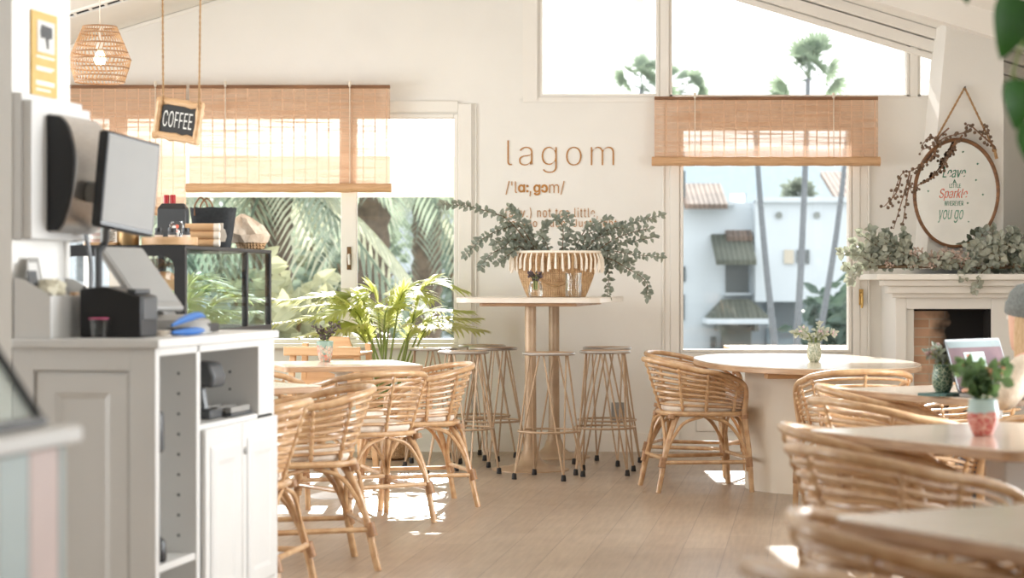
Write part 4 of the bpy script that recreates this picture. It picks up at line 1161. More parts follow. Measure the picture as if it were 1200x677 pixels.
for i, (lx, l_) in enumerate(((-.088, 'left jute rope from the ceiling to the coffee sign'), (.088, 'right jute rope from the ceiling to the coffee sign'))):
    p = mw @ Vector((lx, 0, h_ + .012)); q = Vector((p.x + (.012 if i else -.004), 9.0, roof(p.x) - .005))
    ro = thing('jute_rope', l_, 'rope', p, 0, 'ropes of the coffee sign')
    mb = MB(); n = 160; v = q - p
    mb.tube([v * (j / n) for j in range(n + 1)], [.0042 + .0009 * math.sin(j * 2.2) for j in range(n + 1)], n=6); mb.tube([(0, -.018, -.03), (0, -.018, .0), (0, 0, .012), (0, .018, 0), (0, .018, -.03)], .0045, n=6); mb.build('cord', M['rope'], ro)
    mb = MB(); mb.tube([v, v - Vector((0, 0, .02))], .008, n=8); mb.build('hook', M['brass'], ro)

# rattan pendant
LP = at(117, 65, 11.4)
o = thing('pendant_lamp', 'woven rattan pendant lamp with glowing bulb beside the white pillar', 'lamp', LP)
prof = [(.090, .152), (.104, .118), (.128, .062), (.148, .015), (.164, -.022), (.152, -.068), (.138, -.112), (.130, -.142)]
mb = MB()
for r_, z in prof: mb.tube([(r_ * math.cos(a), r_ * math.sin(a), z) for a in [2 * PI * i / 40 for i in range(40)]], .0045, n=6, closed=True)
for z0 in (.03, -.10): pass
mb.build('ring', M['rattan_d'], o)
mb = MB(); nw = 42
for k in range(len(prof) - 1):
    (r0, z0), (r1, z1) = prof[k], prof[k + 1]; sl_ = .10 if k % 2 else -.10
    for i in range(nw):
        a = 2 * PI * i / nw
        for s_ in (sl_,):
            mb.tube([(r0 * math.cos(a), r0 * math.sin(a), z0), ((r0 + r1) / 2 * math.cos(a + s_ / 2), (r0 + r1) / 2 * math.sin(a + s_ / 2), (z0 + z1) / 2), (r1 * math.cos(a + s_), r1 * math.sin(a + s_), z1)], .0027, n=5, cap=False)
mb.build('woven_shade', M['rattan'], o)
mb = MB(); mb.tube([(0, 0, .05), (0, 0, roof(LP.x) - LP.z)], .0035, n=6); mb.build('cord', M['thread'], o)
mb = MB(); mb.lathe([(.02, .03), (.02, .075), (.008, .09)], 16); mb.tube([(-.09, 0, .152), (.09, 0, .152)], .004, n=6); mb.tube([(0, -.09, .152), (0, .09, .152)], .004, n=6); mb.tube([(0, 0, .08), (0, 0, .152)], .005, n=6); mb.build('lamp_holder', M['white'], o)
mb = MB(); mb.lathe([(.012, .03), (.016, .02), (.03, -.008), (.032, -.022), (.024, -.044), (.006, -.054)], 18); mb.build('bulb', mat('glowing_bulb', rgb(255, 230, 190), .4, emit=(1, .82, .55, 1), es=14), o)
mb = MB(); mb.lathe([(.05, 0), (.05, -.02), (.02, -.03)], 20, (0, 0, roof(LP.x) - LP.z)); mb.build('ceiling_rose', M['white'], o)

# hanging plant at the top right, close to the camera
HP = Vector((1.27, 4.5, 2.12))
o = thing('hanging_plant', 'glossy dark green leaves trailing into the top right corner', 'plant', HP)
mb = MB(); mb.lathe([(.06, 0), (.10, .03), (.12, .11), (.115, .15), (.105, .15), (.10, .10), (.05, .02)], 28); mb.build('pot', M['straw'], o)
mb = MB(); mb.lathe([(.103, .125), (.02, .13)], 24); mb.build('soil', M['soot'], o)
mb = MB()
for a in (.3, 2.4, 4.5): mb.tube([(.115 * math.cos(a), .115 * math.sin(a), .14), (0, 0, .55)], .004, n=6)
mb.tube([(0, 0, .55), (0, 0, roof(HP.x) - HP.z)], .005, n=6); mb.build('hanger', M['rope'], o)


def broad_leaf(mb, base, d, nrm, L, W, nseg=8):
    """a heart shaped leaf, cupped and tapering to a point"""
    base = Vector(base); d = Vector(d).normalized(); nrm = Vector(nrm).normalized(); side = d.cross(nrm).normalized(); up = side.cross(d)
    vs = []; rows = []
    for i in range(nseg + 1):
        t = i / nseg; wv = W * .5 * (math.sin(PI * t ** .62) ** .8 if 0 < t < 1 else 0)
        p = base + d * L * t + up * (.10 * L * math.sin(PI * t) - .12 * L * t * t)
        if i == 0: p = p - d * 0
        rows.append([p + side * wv + up * wv * .28 - d * (.06 * L if i == 1 else 0), p, p - side * wv + up * wv * .28 - d * (.06 * L if i == 1 else 0)])
    vs = [p for r in rows for p in r]; fs = []
    for i in range(nseg):
        for j in range(2): fs.append((3 * i + j, 3 * i + j + 1, 3 * i + j + 4, 3 * i + j + 3))
    mb.add(vs, fs)


def hl(px, py, Y=4.5): return at(px, py, Y) - HP


stems = MB(); lf = []
for (bx, by, tx, ty, ww, yo) in ((1186, -6, 1176, 70, .092, 0), (1190, 92, 1193, 152, .085, .03), (1214, 2, 1207, 66, .085, .08), (1133, -26, 1133, 5, .03, .02), (1210, 140, 1216, 205, .08, -.05), (1160, -70, 1150, -20, .07, .05)):
    b = hl(bx, by, 4.5 + yo); t_ = hl(tx, ty, 4.5 + yo); d = t_ - b
    mb = MB(); broad_leaf(mb, b, d, Vector((random.uniform(-.5, .3), -1, .3)), d.length, ww); mb.build('leaf', M['deepleaf'], o)
    stems.tube(crom([(.03, 0, .13), (b.x * .6 + .08, b.y * .5, .06), b + Vector((.01, .01, .06)), b], 5), .004, n=6)
stems.build('stem', M['greenstem'], o)

# ================================================================== MIRROR ON THE CHIMNEY
MY = 14.385
mc = at(1120, 226, MY)
o = thing('oval_mirror', 'oval mirror in thin wood frame with painted words hung by a jute rope', 'mirror', mc, 0)
a_, b_ = .275, .352
ell = [(a_ * math.cos(2 * PI * i / 64), b_ * math.sin(2 * PI * i / 64)) for i in range(64)]
XZr = Matrix.Rotation(R(90), 4, 'X')
tilt = Matrix.Rotation(R(4), 4, 'Y')
mb = MB(); mb.prism(ell, .012, .022, XZr); mb.xf(tilt @ Matrix.Rotation(R(-1.5), 4, 'X')); mg = mb.build('mirror_glass', M['mirror'], o, smooth=False)
mb = MB(); mb.tube([tilt @ Vector((x * 1.02, -.02, z * 1.02)) for x, z in ell], .013, n=8, closed=True); mb.build('frame', M['darkwood'], o)
mb = MB(); mb.prism(ell, .0, .012, XZr); mb.xf(tilt); mb.build('backing', M['darkwood'], o, smooth=False)
nail = at(1130, 103, MY) - mc
mb = MB()
for px, py in ((1096, 163), (1164, 176)):
    e = at(px, py, MY) - mc; e.y = -.02; n = 40
    mb.tube([nail.lerp(e, i / n) + Vector((0, -.012, 0)) for i in range(n + 1)], [.007 + .0014 * math.sin(i * 2) for i in range(n + 1)], n=6); mb.sphere((e.x, -.03, e.z), .017, 8, 6); mb.tube([e + Vector((0, -.02, 0)), e + Vector((.012, -.024, -.06))], [.009, .012], n=6)
mb.build('hanging_rope', M['rope'], o)
mb = MB(); mb.tube([nail, nail + Vector((0, -.03, .004))], .006, n=8); mb.build('nail', M['dgrey'], o)
for body, x0, y1, x1, y0, mt_, sh in (('Leave', 1104, 208, 1131, 196, 'greentext', .35), ('A', 1116, 215, 1120, 210.5, 'greentext', 0), ('LITTLE', 1112, 220, 1125, 215.5, 'greentext', 0), ('Sparkle', 1100, 235, 1133, 221, 'redtext', .35),
                                      ('WHEREVER', 1106, 241, 1128, 235.5, 'greentext', 0), ('you go', 1098, 261, 1128, 246, 'greentext', .35)):
    p = at(x0, y1, MY) - mc; q = at(x1, y0, MY) - mc
    tb = text_mesh(body, q.x - p.x, q.z - p.z, .0015, shear=sh, offset=-.005); tb.xf(Matrix.Translation((p.x, -.0265, p.z))); tb.build('painted_word', M[mt_], mg, smooth=False)
mb = MB()
for px, py in ((1128, 178), (1145, 192), (1143, 211), (1087, 224), (1151, 228), (1133, 238), (1134, 260), (1113, 271)):
    p = at(px, py, MY) - mc; mb.box(p.x - .006, p.x + .006, -.027, -.0255, p.z - .0018, p.z + .0018); mb.box(p.x - .0018, p.x + .0018, -.027, -.0255, p.z - .006, p.z + .006)
mb.build('painted_stars', M['greentext'], mg, smooth=False)

# dry berry branch draped over the mirror
bo = at(1110, 175, MY - .05)
o = thing('berry_branch', 'dry brown berry branch draped over the upper left of the mirror', 'branch', bo)
random.seed(21); st = MB(); be = MB()
for path in ([(1166, 172), (1150, 158), (1135, 146), (1130, 155), (1110, 160), (1096, 168), (1080, 176)], [(1112, 150), (1100, 162), (1095, 180), (1082, 192), (1068, 200), (1056, 205), (1044, 236)], [(1128, 158), (1118, 172), (1108, 190), (1096, 205), (1080, 215), (1063, 222)],
             [(1066, 203), (1060, 225), (1047, 268)], [(1068, 205), (1062, 235), (1058, 262)], [(1056, 208), (1050, 226), (1036, 242)], [(1120, 165), (1112, 180), (1103, 192)], [(1100, 165), (1090, 160), (1082, 168)], [(1150, 160), (1156, 148), (1162, 170)]):
    pts = crom([at(px, py, MY - .05 - random.uniform(0, .03)) - bo for px, py in path], 6)
    st.tube(pts, [.006 * (1 - .6 * i / len(pts)) for i in range(len(pts))], n=5)
    for p in pts[2::1]:
        q = p + Vector((random.uniform(-.022, .022), random.uniform(-.02, .005), random.uniform(-.03, .012)))
        st.tube([p, q], .0018, n=4, cap=False); be.sphere(q, random.uniform(.0085, .0125), 7, 5)
st.build('twig', M['darkwood'], o); be.build('berries', M['berry'], o)['kind'] = 'stuff'

# ================================================================== LEAFY THINGS
def leafy(stem_mb, leaf_mb, pts, L, W, every, jitter=.4, n0=0.0):
    """pairs of round leaves along a drooping stem"""
    pts = crom(pts, 8); stem_mb.tube(pts, [.0042 * (1 - .6 * i / len(pts)) for i in range(len(pts))], n=5)
    acc = 0.0; ph = random.uniform(0, 6)
    for i in range(1, len(pts)):
        acc += (pts[i] - pts[i - 1]).length
        if acc < every or i / len(pts) < n0: continue
        acc = 0; d = (pts[i] - pts[i - 1]).normalized(); ph += 1.9
        for s_ in (0, PI):
            o1 = d.orthogonal().normalized(); o2 = d.cross(o1)
            sd = o1 * math.cos(ph + s_) + o2 * math.sin(ph + s_)
            dr = (d * .45 + sd + Vector((random.uniform(-1, 1), random.uniform(-1, 1), random.uniform(-1, 1))) * jitter)
            nr = Vector((random.uniform(-.7, .7), -1, random.uniform(-.2, 1)))
            k = random.uniform(.75, 1.2); leaf_mb.leaf(pts[i], dr, nr, L * k, W * k, .2)
    leaf_mb.leaf(pts[-1], pts[-1] - pts[-2], (0, -1, .4), L, W, .2)


BO = at(652, 346, 13.62); BO.z = 1.086
random.seed(31)
o = thing('eucalyptus_bunch', 'wide spray of grey-green eucalyptus branches in the straw basket', 'eucalyptus', BO + Vector((0, 0, .12)))
org = Vector(o.location)
for path in ([(645, 322), (600, 262), (575, 249), (545, 241), (519, 240)], [(640, 322), (612, 268), (590, 268), (565, 280), (546, 298)], [(638, 322), (606, 282), (590, 290), (575, 298), (564, 312)], [(645, 322), (620, 275), (610, 258), (598, 243)],
             [(655, 322), (660, 272), (652, 256)], [(658, 322), (664, 280), (668, 262), (663, 252)], [(665, 322), (700, 276), (730, 264), (752, 258), (774, 252)], [(668, 322), (700, 288), (735, 284), (766, 278)], [(670, 322), (705, 295), (740, 298), (774, 301)],
             [(668, 322), (705, 302), (738, 316), (757, 330), (758, 348)], [(660, 322), (684, 272), (700, 262), (713, 257)], [(668, 322), (706, 300), (713, 318), (712, 346)], [(640, 322), (626, 282), (617, 262)], [(650, 322), (640, 285), (632, 275)], [(665, 322), (690, 285), (715, 275)],
             [(664, 322), (690, 295), (720, 292)], [(664, 322), (682, 290), (688, 275), (705, 270)], [(640, 322), (612, 290), (598, 297), (585, 308)], [(660, 322), (676, 292), (672, 280)], [(668, 322), (712, 285), (742, 272), (760, 268)], [(650, 322), (628, 290), (600, 280), (580, 285)], [(645, 322), (618, 285), (600, 272), (588, 258)], [(640, 322), (622, 290), (606, 293), (592, 302)], [(668, 322), (700, 292), (722, 302), (738, 308)], [(664, 322), (696, 282), (716, 268), (735, 268)], [(662, 322), (690, 300), (708, 302), (726, 312)], [(650, 322), (636, 280), (640, 262)]):
    yo = random.uniform(-.16, .18)
    s_ = MB(); l_ = MB()
    pts = [at(px, py, 13.62 + yo * (i / (len(path) - 1))) - org for i, (px, py) in enumerate(path)]
    leafy(s_, l_, pts, .045, .029, .0125, .5, .2)
    st_ = s_.build('stem', M['stem'], o); lo_ = l_.build('leaves', M['eucalyptus'], st_); lo_['kind'] = 'stuff'

# the straw basket
o = thing('straw_basket', 'wide straw basket with white tassel fringe on the bar table', 'basket', BO, R(-3))
def oval(rx, ry, z, n=40, dz=0.0): return [Vector((rx * math.cos(2 * PI * i / n), ry * math.sin(2 * PI * i / n), z + dz * (abs(math.cos(2 * PI * i / n)) ** 2))) for i in range(n)]
Ls = [oval(.185, .085, 0), oval(.20, .095, .03), oval(.235, .115, .12), oval(.268, .13, .24, dz=.0), oval(.280, .135, .284, dz=.0)]
mb = MB(); mb.loft(Ls + [oval(.270, .125, .284), oval(.22, .1, .12), oval(.17, .075, .02)]); mb.build('body', M['straw'], o, ang=60)
mb = MB()
mb.tube(oval(.280, .134, .288), .008, n=6, closed=True)
for i in range(44):
    a = 2 * PI * i / 44; p = Vector((.284 * math.cos(a), .138 * math.sin(a), .279)); ou = Vector((math.cos(a) * .012, math.sin(a) * .012, 0))
    random.seed(i)
    for k in range(2):
        q = p + ou + Vector((random.uniform(-.008, .008), random.uniform(-.004, .004), -.105 + random.uniform(-.022, .012)))
        mb.tube([p, p.lerp(q, .35) + ou * .8, q], [.0045, .006, .0065], n=5)
mb.build('tassel_fringe', M['fringe'], o)
for y in (-.145, .135):
    mb = MB(); mb.tube(crom([(-.11, y, .265), (-.10, y - .02 * (1 if y < 0 else -1), .13), (0, y - .03 * (1 if y < 0 else -1), .07), (.10, y - .02 * (1 if y < 0 else -1), .13), (.11, y, .265)], 6), .008, n=7); mb.build('handle', M['rope'], o)


def sprig_vase(name, label, cat, loc, prof, vm, nst, leafm, hh, spread, flower=None, leafL=.03, leafW=.018, gr=None, sparse=.02):
    o = thing(name, label, cat, loc, 0, gr)
    h = prof[-1][1]
    inner = [(r * .88, z + .004) for r, z in reversed(prof)]
    mb = MB(); mb.lathe(prof + inner, 28); mb.build('vase', vm, o, ang=50)
    s_ = MB(); l_ = MB(); f_ = MB()
    for i in range(nst):
        a = random.uniform(0, 2 * PI); rr = spread * random.uniform(.25, 1); top = Vector((rr * math.cos(a), rr * math.sin(a) * .7, h + hh * random.uniform(.5, 1)))
        base_ = Vector((prof[-1][0] * .3 * math.cos(a), prof[-1][0] * .3 * math.sin(a), h * .5))
        leafy(s_, l_, [base_, Vector((top.x * .35, top.y * .35, h + (top.z - h) * .5)), top], leafL, leafW, sparse, .5, .35)
        if flower and i % 2 == 0:
            for k in range(5): f_.sphere(top + Vector((random.uniform(-.014, .014), random.uniform(-.014, .014), random.uniform(-.014, .014))), random.uniform(.005, .009), 7, 5)
    s_.build('stems', M['greenstem'], o); l_.build('leaves', leafm, o)['kind'] = 'stuff'
    if flower: f_.build('blossoms', flower, o)['kind'] = 'stuff'
    return o


def glaze(name, c1, c2, c3, pat=38, z0=None):
    """hand painted glaze: patches of colour over a ground"""
    m = mat(name, c1, .3, col2=c2, scale=pat)
    nt = m.node_tree; N = nt.nodes; L = nt.links; b = N['Principled BSDF']
    tc = N.new('ShaderNodeTexCoord'); v = N.new('ShaderNodeTexVoronoi'); v.inputs['Scale'].default_value = pat; v.feature = 'DISTANCE_TO_EDGE'; L.new(tc.outputs['Object'], v.inputs['Vector'])
    lt = N.new('ShaderNodeMath'); lt.operation = 'LESS_THAN'; lt.inputs[1].default_value = .05; L.new(v.outputs['Distance'], lt.inputs[0])
    mx = N.new('ShaderNodeMix'); mx.data_type = 'RGBA'; mx.inputs['B'].default_value = c3
    L.new(lt.outputs['Value'], mx.inputs['Factor']); L.new([n for n in N if n.type == 'MIX'][0].outputs['Result'], mx.inputs['A']); out = mx.outputs['Result']
    if z0:
        sp = N.new('ShaderNodeSeparateXYZ'); L.new(tc.outputs['Object'], sp.inputs['Vector']); nz = N.new('ShaderNodeTexNoise'); nz.inputs['Scale'].default_value = 50; L.new(tc.outputs['Object'], nz.inputs['Vector'])
        ma = N.new('ShaderNodeMath'); ma.operation = 'MULTIPLY_ADD'; ma.inputs[1].default_value = .03; L.new(nz.outputs['Fac'], ma.inputs[0]); L.new(sp.outputs['Z'], ma.inputs[2])
        gt = N.new('ShaderNodeMath'); gt.operation = 'GREATER_THAN'; gt.inputs[1].default_value = z0[0]; L.new(ma.outputs['Value'], gt.inputs[0])
        m3 = N.new('ShaderNodeMix'); m3.data_type = 'RGBA'; L.new(gt.outputs['Value'], m3.inputs['Factor']); L.new(out, m3.inputs['A']); m3.inputs['B'].default_value = z0[1]; out = m3.outputs['Result']
    L.new(out, b.inputs['Base Color'])
    return m


random.seed(41)
cupp = [(.026, 0), (.030, .004), (.040, .035), (.045, .07), (.046, .10), (.048, .113)]
darkbud = leafmat('dry_dark_bud', rgb(96, 84, 84), rgb(72, 64, 60), rgb(110, 90, 80), .2)
sprig_vase('flower_cup', 'painted cup with dark dried sprigs on the left square table', 'vase', Vector((-1.052, 12.0, .7362)), cupp, glaze('painted_cup', rgb(196, 196, 178), rgb(206, 118, 96), rgb(120, 150, 140), 44, (.105, rgb(146, 172, 160))), 9, darkbud, .10, .085, None, .024, .013, 'small flower vases on the tables', .012)
jugp = [(.026, 0), (.030, .004), (.042, .03), (.044, .06), (.038, .09), (.036, .10), (.039, .108)]
sprig_vase('flower_vase', 'little grey-green vase with pale blossoms on the drum table', 'vase', Vector((1.735, 12.25, .725)), [(r * .95, z) for r, z in jugp], glaze('green_dot_glaze', rgb(150, 156, 134), rgb(126, 136, 116), rgb(206, 204, 186), 60), 10, M['garland'], .11, .13, mat('mauve_blossom', rgb(196, 168, 182), .8, col2=rgb(226, 206, 206), scale=60), .034, .02, 'small flower vases on the tables', .018)
random.seed(43)
sprig_vase('flower_vase', 'dark green patterned vase with purple buds beside the laptop', 'vase', Vector((1.722, 8.53, .736)), [(r * .98, z * 1.0) for r, z in jugp], glaze('dark_green_glaze', rgb(72, 104, 84), rgb(60, 88, 72), rgb(190, 198, 170), 62), 10, M['eucalyptus'], .085, .075, mat('mauve_bud', rgb(140, 104, 112), .8, col2=rgb(196, 168, 160), scale=60), .028, .016, 'small flower vases on the tables', .016)
random.seed(45)
sprig_vase('flower_vase', 'pink and pale blue glazed vase with leafy green sprigs', 'vase', Vector((1.395, 6.32, .7362)), [(.026, 0), (.030, .004), (.045, .045), (.0455, .075), (.041, .095), (.042, .106)], glaze('pink_blue_glaze', rgb(206, 118, 108), rgb(190, 96, 92), rgb(226, 188, 172), 46, (.085, rgb(176, 200, 198))), 12, leafmat('fresh_leaf', rgb(96, 124, 88), rgb(72, 98, 72), rgb(120, 150, 90), .3), .10, .085, mat('peach_blossom', rgb(222, 164, 132), .8), .044, .03, 'small flower vases on the tables', .016)
random.seed(47)
o = sprig_vase('glass_vase', 'round clear glass vase with dusky flowers before the straw basket', 'vase', at(627.5, 346, 13.30).xy.to_3d() + Vector((0, 0, 1.086)), [(.03, 0), (.042, .006), (.048, .04), (.042, .075), (.034, .09), (.036, .098)], M['vaseglass'], 9, darkbud, .055, .05, mat('dusky_flower', rgb(122, 104, 112), .8, col2=rgb(90, 80, 84), scale=60), .02, .013, None, .01)
o = thing('glass_jar', 'empty clear glass jar right of the flower vase before the basket', 'jar', at(672, 346, 13.36).xy.to_3d() + Vector((0, 0, 1.086)))
mb = MB(); mb.lathe([(.045, 0), (.05, .004), (.052, .05), (.05, .11), (.053, .15), (.050, .15), (.047, .11), (.049, .05), (.045, .01)], 30); mb.build('jar', M['vaseglass'], o, ang=60)
mb = MB(); mb.lathe([(.0535, .148), (.0535, .153), (.05, .153)], 30, cap=False); mb.build('rim', M['glass'], o)

# garland on the mantel
GO = at(1100, 316, 14.2)
o = thing('mantel_garland', 'grey-green leafy garland with dry pink tufts along the mantel shelf', 'garland', Vector((GO.x, 14.17, 1.24)))
org = Vector(o.location); random.seed(51)
def gpath(path, y0=14.17): return [at(px, py, y0 + random.uniform(-.08, .10)) - org for px, py in path]
ends = []
for i in range(34):
    cx = random.uniform(1010, 1066) if i < 14 else random.uniform(1135, 1230)
    ends.append([(cx, 314), (cx + random.uniform(-14, 12), random.uniform(292, 304)), (cx + random.uniform(-26, 22), random.uniform(268, 290))])
ends += [[(1030, 312), (1008, 300), (996, 296), (986, 297)], [(1030, 312), (1010, 310), (1003, 318), (997, 328)], [(1140, 312), (1134, 320), (1128, 322)], [(1160, 312), (1150, 320), (1146, 330), (1142, 339)], [(1150, 312), (1138, 316), (1128, 325)],
         [(1180, 312), (1172, 300), (1166, 288)], [(1200, 312), (1190, 290), (1186, 272)], [(1020, 312), (1022, 290), (1020, 270)], [(1060, 312), (1085, 304), (1110, 300)], [(1110, 312), (1135, 303), (1158, 296)], [(1080, 313), (1060, 300), (1048, 285)], [(1060, 313), (1080, 308), (1100, 309)], [(1130, 313), (1110, 306), (1090, 306)],
         [(1010, 312), (1000, 318), (992, 312)], [(1160, 313), (1180, 316), (1196, 308)], [(1190, 312), (1205, 322), (1212, 330)], [(1095, 312), (1118, 308), (1135, 310)]]
for i, p in enumerate(ends):
    s_ = MB(); l_ = MB(); leafy(s_, l_, gpath(p), .052, .04, .0125, .6)
    st_ = s_.build('sprig', M['stem'], o); l_.build('leaves', M['garland'] if i % 4 else M['eucalyptus'], st_)['kind'] = 'stuff'
for i in range(16):
    cx = random.uniform(1044, 1150); s_ = MB(); l_ = MB()
    leafy(s_, l_, gpath([(cx, 314), (cx + random.uniform(-8, 8), 305), (cx + random.uniform(-18, 18), random.uniform(290, 302))]), .028, .012, .008, .8)
    st_ = s_.build('dry_tuft', M['stem'], o); l_.build('leaves', M['pinkleaf'], st_)['kind'] = 'stuff'
mb = MB(); mb.tube(crom([at(1015, 313, 14.2) - org, at(1070, 312, 14.15) - org, at(1140, 313, 14.22) - org, at(1220, 312, 14.18) - org], 8), .012, n=6); mb.build('vine', M['stem'], o)


# ================================================================== POTTED PALMS
def palm_plant(name, label, loc, tips, seed, pot=True, Lf=.24):
    random.seed(seed)
    o = thing(name, label, 'plant', loc)
    mb = MB(); mb.lathe([(.13, 0), (.17, .02), (.20, .30), (.205, .36), (.19, .36), (.18, .30)], 30); mb.build('pot', M['straw'], o)
    mb = MB(); mb.lathe([(.185, .31), (.02, .32)], 24); mb.build('soil', M['soot'], o)
    for tip in tips:
        tip = Vector(tip) - Vector(loc)
        a = random.uniform(0, 6.28); b = Vector((.05 * math.cos(a), .05 * math.sin(a), .32))
        mid = b.lerp(tip, .5); mid.z = max(tip.z, b.z) + random.uniform(.02, .12); mid = b.lerp(mid, .92)
        pts = crom([b, b.lerp(mid, .55) + Vector((0, 0, .10)), mid, tip], 8)
        mb = MB(); mb.tube(pts, [.009 * (1 - .75 * i / len(pts)) for i in range(len(pts))], n=5); fr = mb.build('frond_stalk', M['greenstem'], o)
        lm = MB(); n = len(pts); total = n
        for i in range(int(n * .42), n):
            for sub in (0, .5):
                if i + 1 >= n and sub: continue
                p = pts[i] if not sub else pts[i].lerp(pts[i + 1], .5)
                d = (pts[min(i + 1, n - 1)] - pts[max(i - 1, 0)]).normalized(); f = (i + sub - n * .42) / (n * .58)
                L = Lf * (math.sin(PI * (.18 + .80 * f)) * .85 + .2) * random.uniform(.85, 1.1)
                sd = d.cross(Vector((0, 0, 1))); sd = sd.normalized() if sd.length > .1 else Vector((1, 0, 0))
                for s_ in (-1, 1):
                    lm.blade(p, d * .7 + sd * s_ * (.95 - .4 * f) + Vector((0, 0, .22)), L, .022, random.uniform(.22, .5), 4, nrm=(random.uniform(-.3, .3), -.3, 1))
        lm.build('leaflets', M['palm'], fr)['kind'] = 'stuff'
    return o


palm_plant('potted_palm', 'bright backlit potted palm under the windows behind the left tables', (-.83, 14.25, 0),
           [at(px, py, Y) for px, py, Y in ((313, 380, 14.0), (330, 352, 14.2), (352, 395, 13.9), (372, 344, 14.4), (402, 350, 14.3), (395, 385, 13.9), (425, 352, 14.2), (447, 372, 14.45), (480, 348, 14.3), (503, 350, 14.1), (512, 385, 13.85), (540, 340, 14.3), (556, 374, 14.45), (562, 388, 14.0), (352, 360, 14.5), (545, 365, 14.5), (460, 360, 14.0), (375, 372, 13.95))], 61)
palm_plant('potted_palm', 'potted palm seen through the glass of the pastry case', (-2.25, 14.1, 0),
           [at(px, py, Y) for px, py, Y in ((222, 362, 13.8), (240, 340, 14.2), (262, 335, 14.3), (285, 345, 14.2), (298, 365, 13.9), (270, 372, 13.8), (250, 380, 13.7), (310, 350, 14.4), (215, 345, 14.3))], 67)

# ================================================================== LAPTOP AND PERSON
hb = at(1119, 468, 8.40); hdir = Vector((.74, .67, 0)).normalized(); bk = Vector((-.67, .74, 0))
o = thing('laptop', 'open laptop with dim screen on the pale table before the fireplace', 'laptop', (hb.x + .015, 8.41, .7365), math.atan2(.67, .74))
mb = MB(); mb.prism(rrect(0, .37, -.235, 0, .012), 0, .014); mb.build('keyboard_base', M['grey'], o, bevel=.002)
mb = MB(); mb.box(.02, .35, -.13, -.02, .014, .016); mb.build('keys', M['black'], o, smooth=False)
mb = MB(); Lm = Matrix.Translation((0, -.002, .014)) @ Matrix.Rotation(R(-19), 4, 'X')
lid = MB(); lid.prism(rrect(0, .37, 0, .222, .01), -.003, .003, Matrix.Rotation(R(90), 4, 'X')); lid.xf(Lm); lo_ = lid.build('lid', M['dgrey'], o, bevel=.0015)
def lidrect(x0, x1, z0, z1, d, name, m_, par):
    mb = MB(); mb.box(x0, x1, -d, -d + .0006, z0, z1); mb.xf(Lm); return mb.build(name, m_, par, smooth=False)
scr = lidrect(.008, .362, .012, .212, .0038, 'screen', mat('screen_maroon', rgb(92, 76, 78), .8, col2=rgb(76, 64, 68), scale=8, spec=.04), lo_)
for x0, x1, z0, z1, c in ((.008, .362, .185, .212, (104, 112, 112)), (.10, .235, .02, .165, (150, 162, 158)), (.112, .14, .145, .158, (176, 110, 100)), (.115, .145, .11, .135, (96, 88, 92)), (.112, .14, .075, .10, (160, 130, 126)), (.115, .145, .04, .065, (96, 88, 92))):
    lidrect(x0, x1, z0, z1, .0046 if x1 - x0 > .05 else .0052, 'screen_pane', mat('screen_pane', rgb(*c), .8, spec=.04), scr)
o = thing('slim_notebook', 'dark teal slim notebook under the green vase at the laptop', 'notebook', (1.775, 8.47, .726), R(38))
mb = MB(); mb.prism(rrect(-.10, .06, -.05, .07, .006), 0, .011); mb.build('cover', mat('teal_cover', rgb(72, 108, 104), .5), o, bevel=.001)
bpy.data.objects['slim_notebook'].location = (1.735, 8.50, .7363)
for v_ in [q for q in bpy.data.objects if q.name.startswith('flower_vase') and abs(q.location.y - 8.53) < .01]: v_.location.z = .7476

# person: seated on the chair, leaning to the laptop, seen from behind and mostly outside the frame
def skin_mesh(name, joints, edges, m_, parent, root=0, sub=2):
    me = bpy.data.meshes.new(name); me.from_pydata([j[0] for j in joints], edges, []); me.materials.append(m_)
    ob = bpy.data.objects.new(name, me); C.objects.link(ob); ob.parent = parent
    sk = ob.modifiers.new('skin', 'SKIN'); sk.use_smooth_shade = True; sk.branch_smoothing = .6
    lay = me.skin_vertices[0] if me.skin_vertices else None
    if lay is None:
        bpy.context.view_layer.update(); lay = me.skin_vertices[0]
    for i, j in enumerate(joints):
        r = j[1]; lay.data[i].radius = r if isinstance(r, tuple) else (r, r); lay.data[i].use_root = (i == root)
    sb = ob.modifiers.new('smooth', 'SUBSURF'); sb.levels = sub; sb.render_levels = sub
    return ob


PR = Vector((2.12, 8.1, 0)); pf = Vector((-.53, .848, 0)); pl = Vector((-.848, -.53, 0))      # facing, and the person's left


def pp_(f, l, z): return tuple(pf * f + pl * l + Vector((0, 0, z)))


skin = mat('skin', rgb(226, 182, 156), .55, col2=rgb(218, 170, 144), scale=12)
o = thing('person', 'person in grey beanie and cream sweater sitting at the laptop, right edge', 'person', PR)
J = [(pp_(-.02, 0, .565), (.15, .11)), (pp_(.0, 0, .68), (.125, .10)), (pp_(.06, 0, .80), (.14, .105)), (pp_(.10, 0, .90), (.10, .08)), (pp_(.13, 0, .965), .05), (pp_(.16, 0, 1.00), .052),
     (pp_(.09, .15, .885), .062), (pp_(.12, .22, .73), .048), (pp_(.24, .20, .765), .040), (pp_(.36, .10, .765), .030),
     (pp_(.09, -.15, .885), .062), (pp_(.12, -.22, .73), .048), (pp_(.24, -.20, .765), .040), (pp_(.36, -.10, .765), .030),
     (pp_(.02, .09, .57), .088), (pp_(.38, .11, .555), .068), (pp_(.40, .11, .30), .052), (pp_(.37, .11, .09), .038), (pp_(.47, .12, .035), .033),
     (pp_(.02, -.09, .57), .088), (pp_(.38, -.11, .555), .068), (pp_(.40, -.11, .30), .052), (pp_(.37, -.11, .09), .038), (pp_(.47, -.12, .035), .033)]
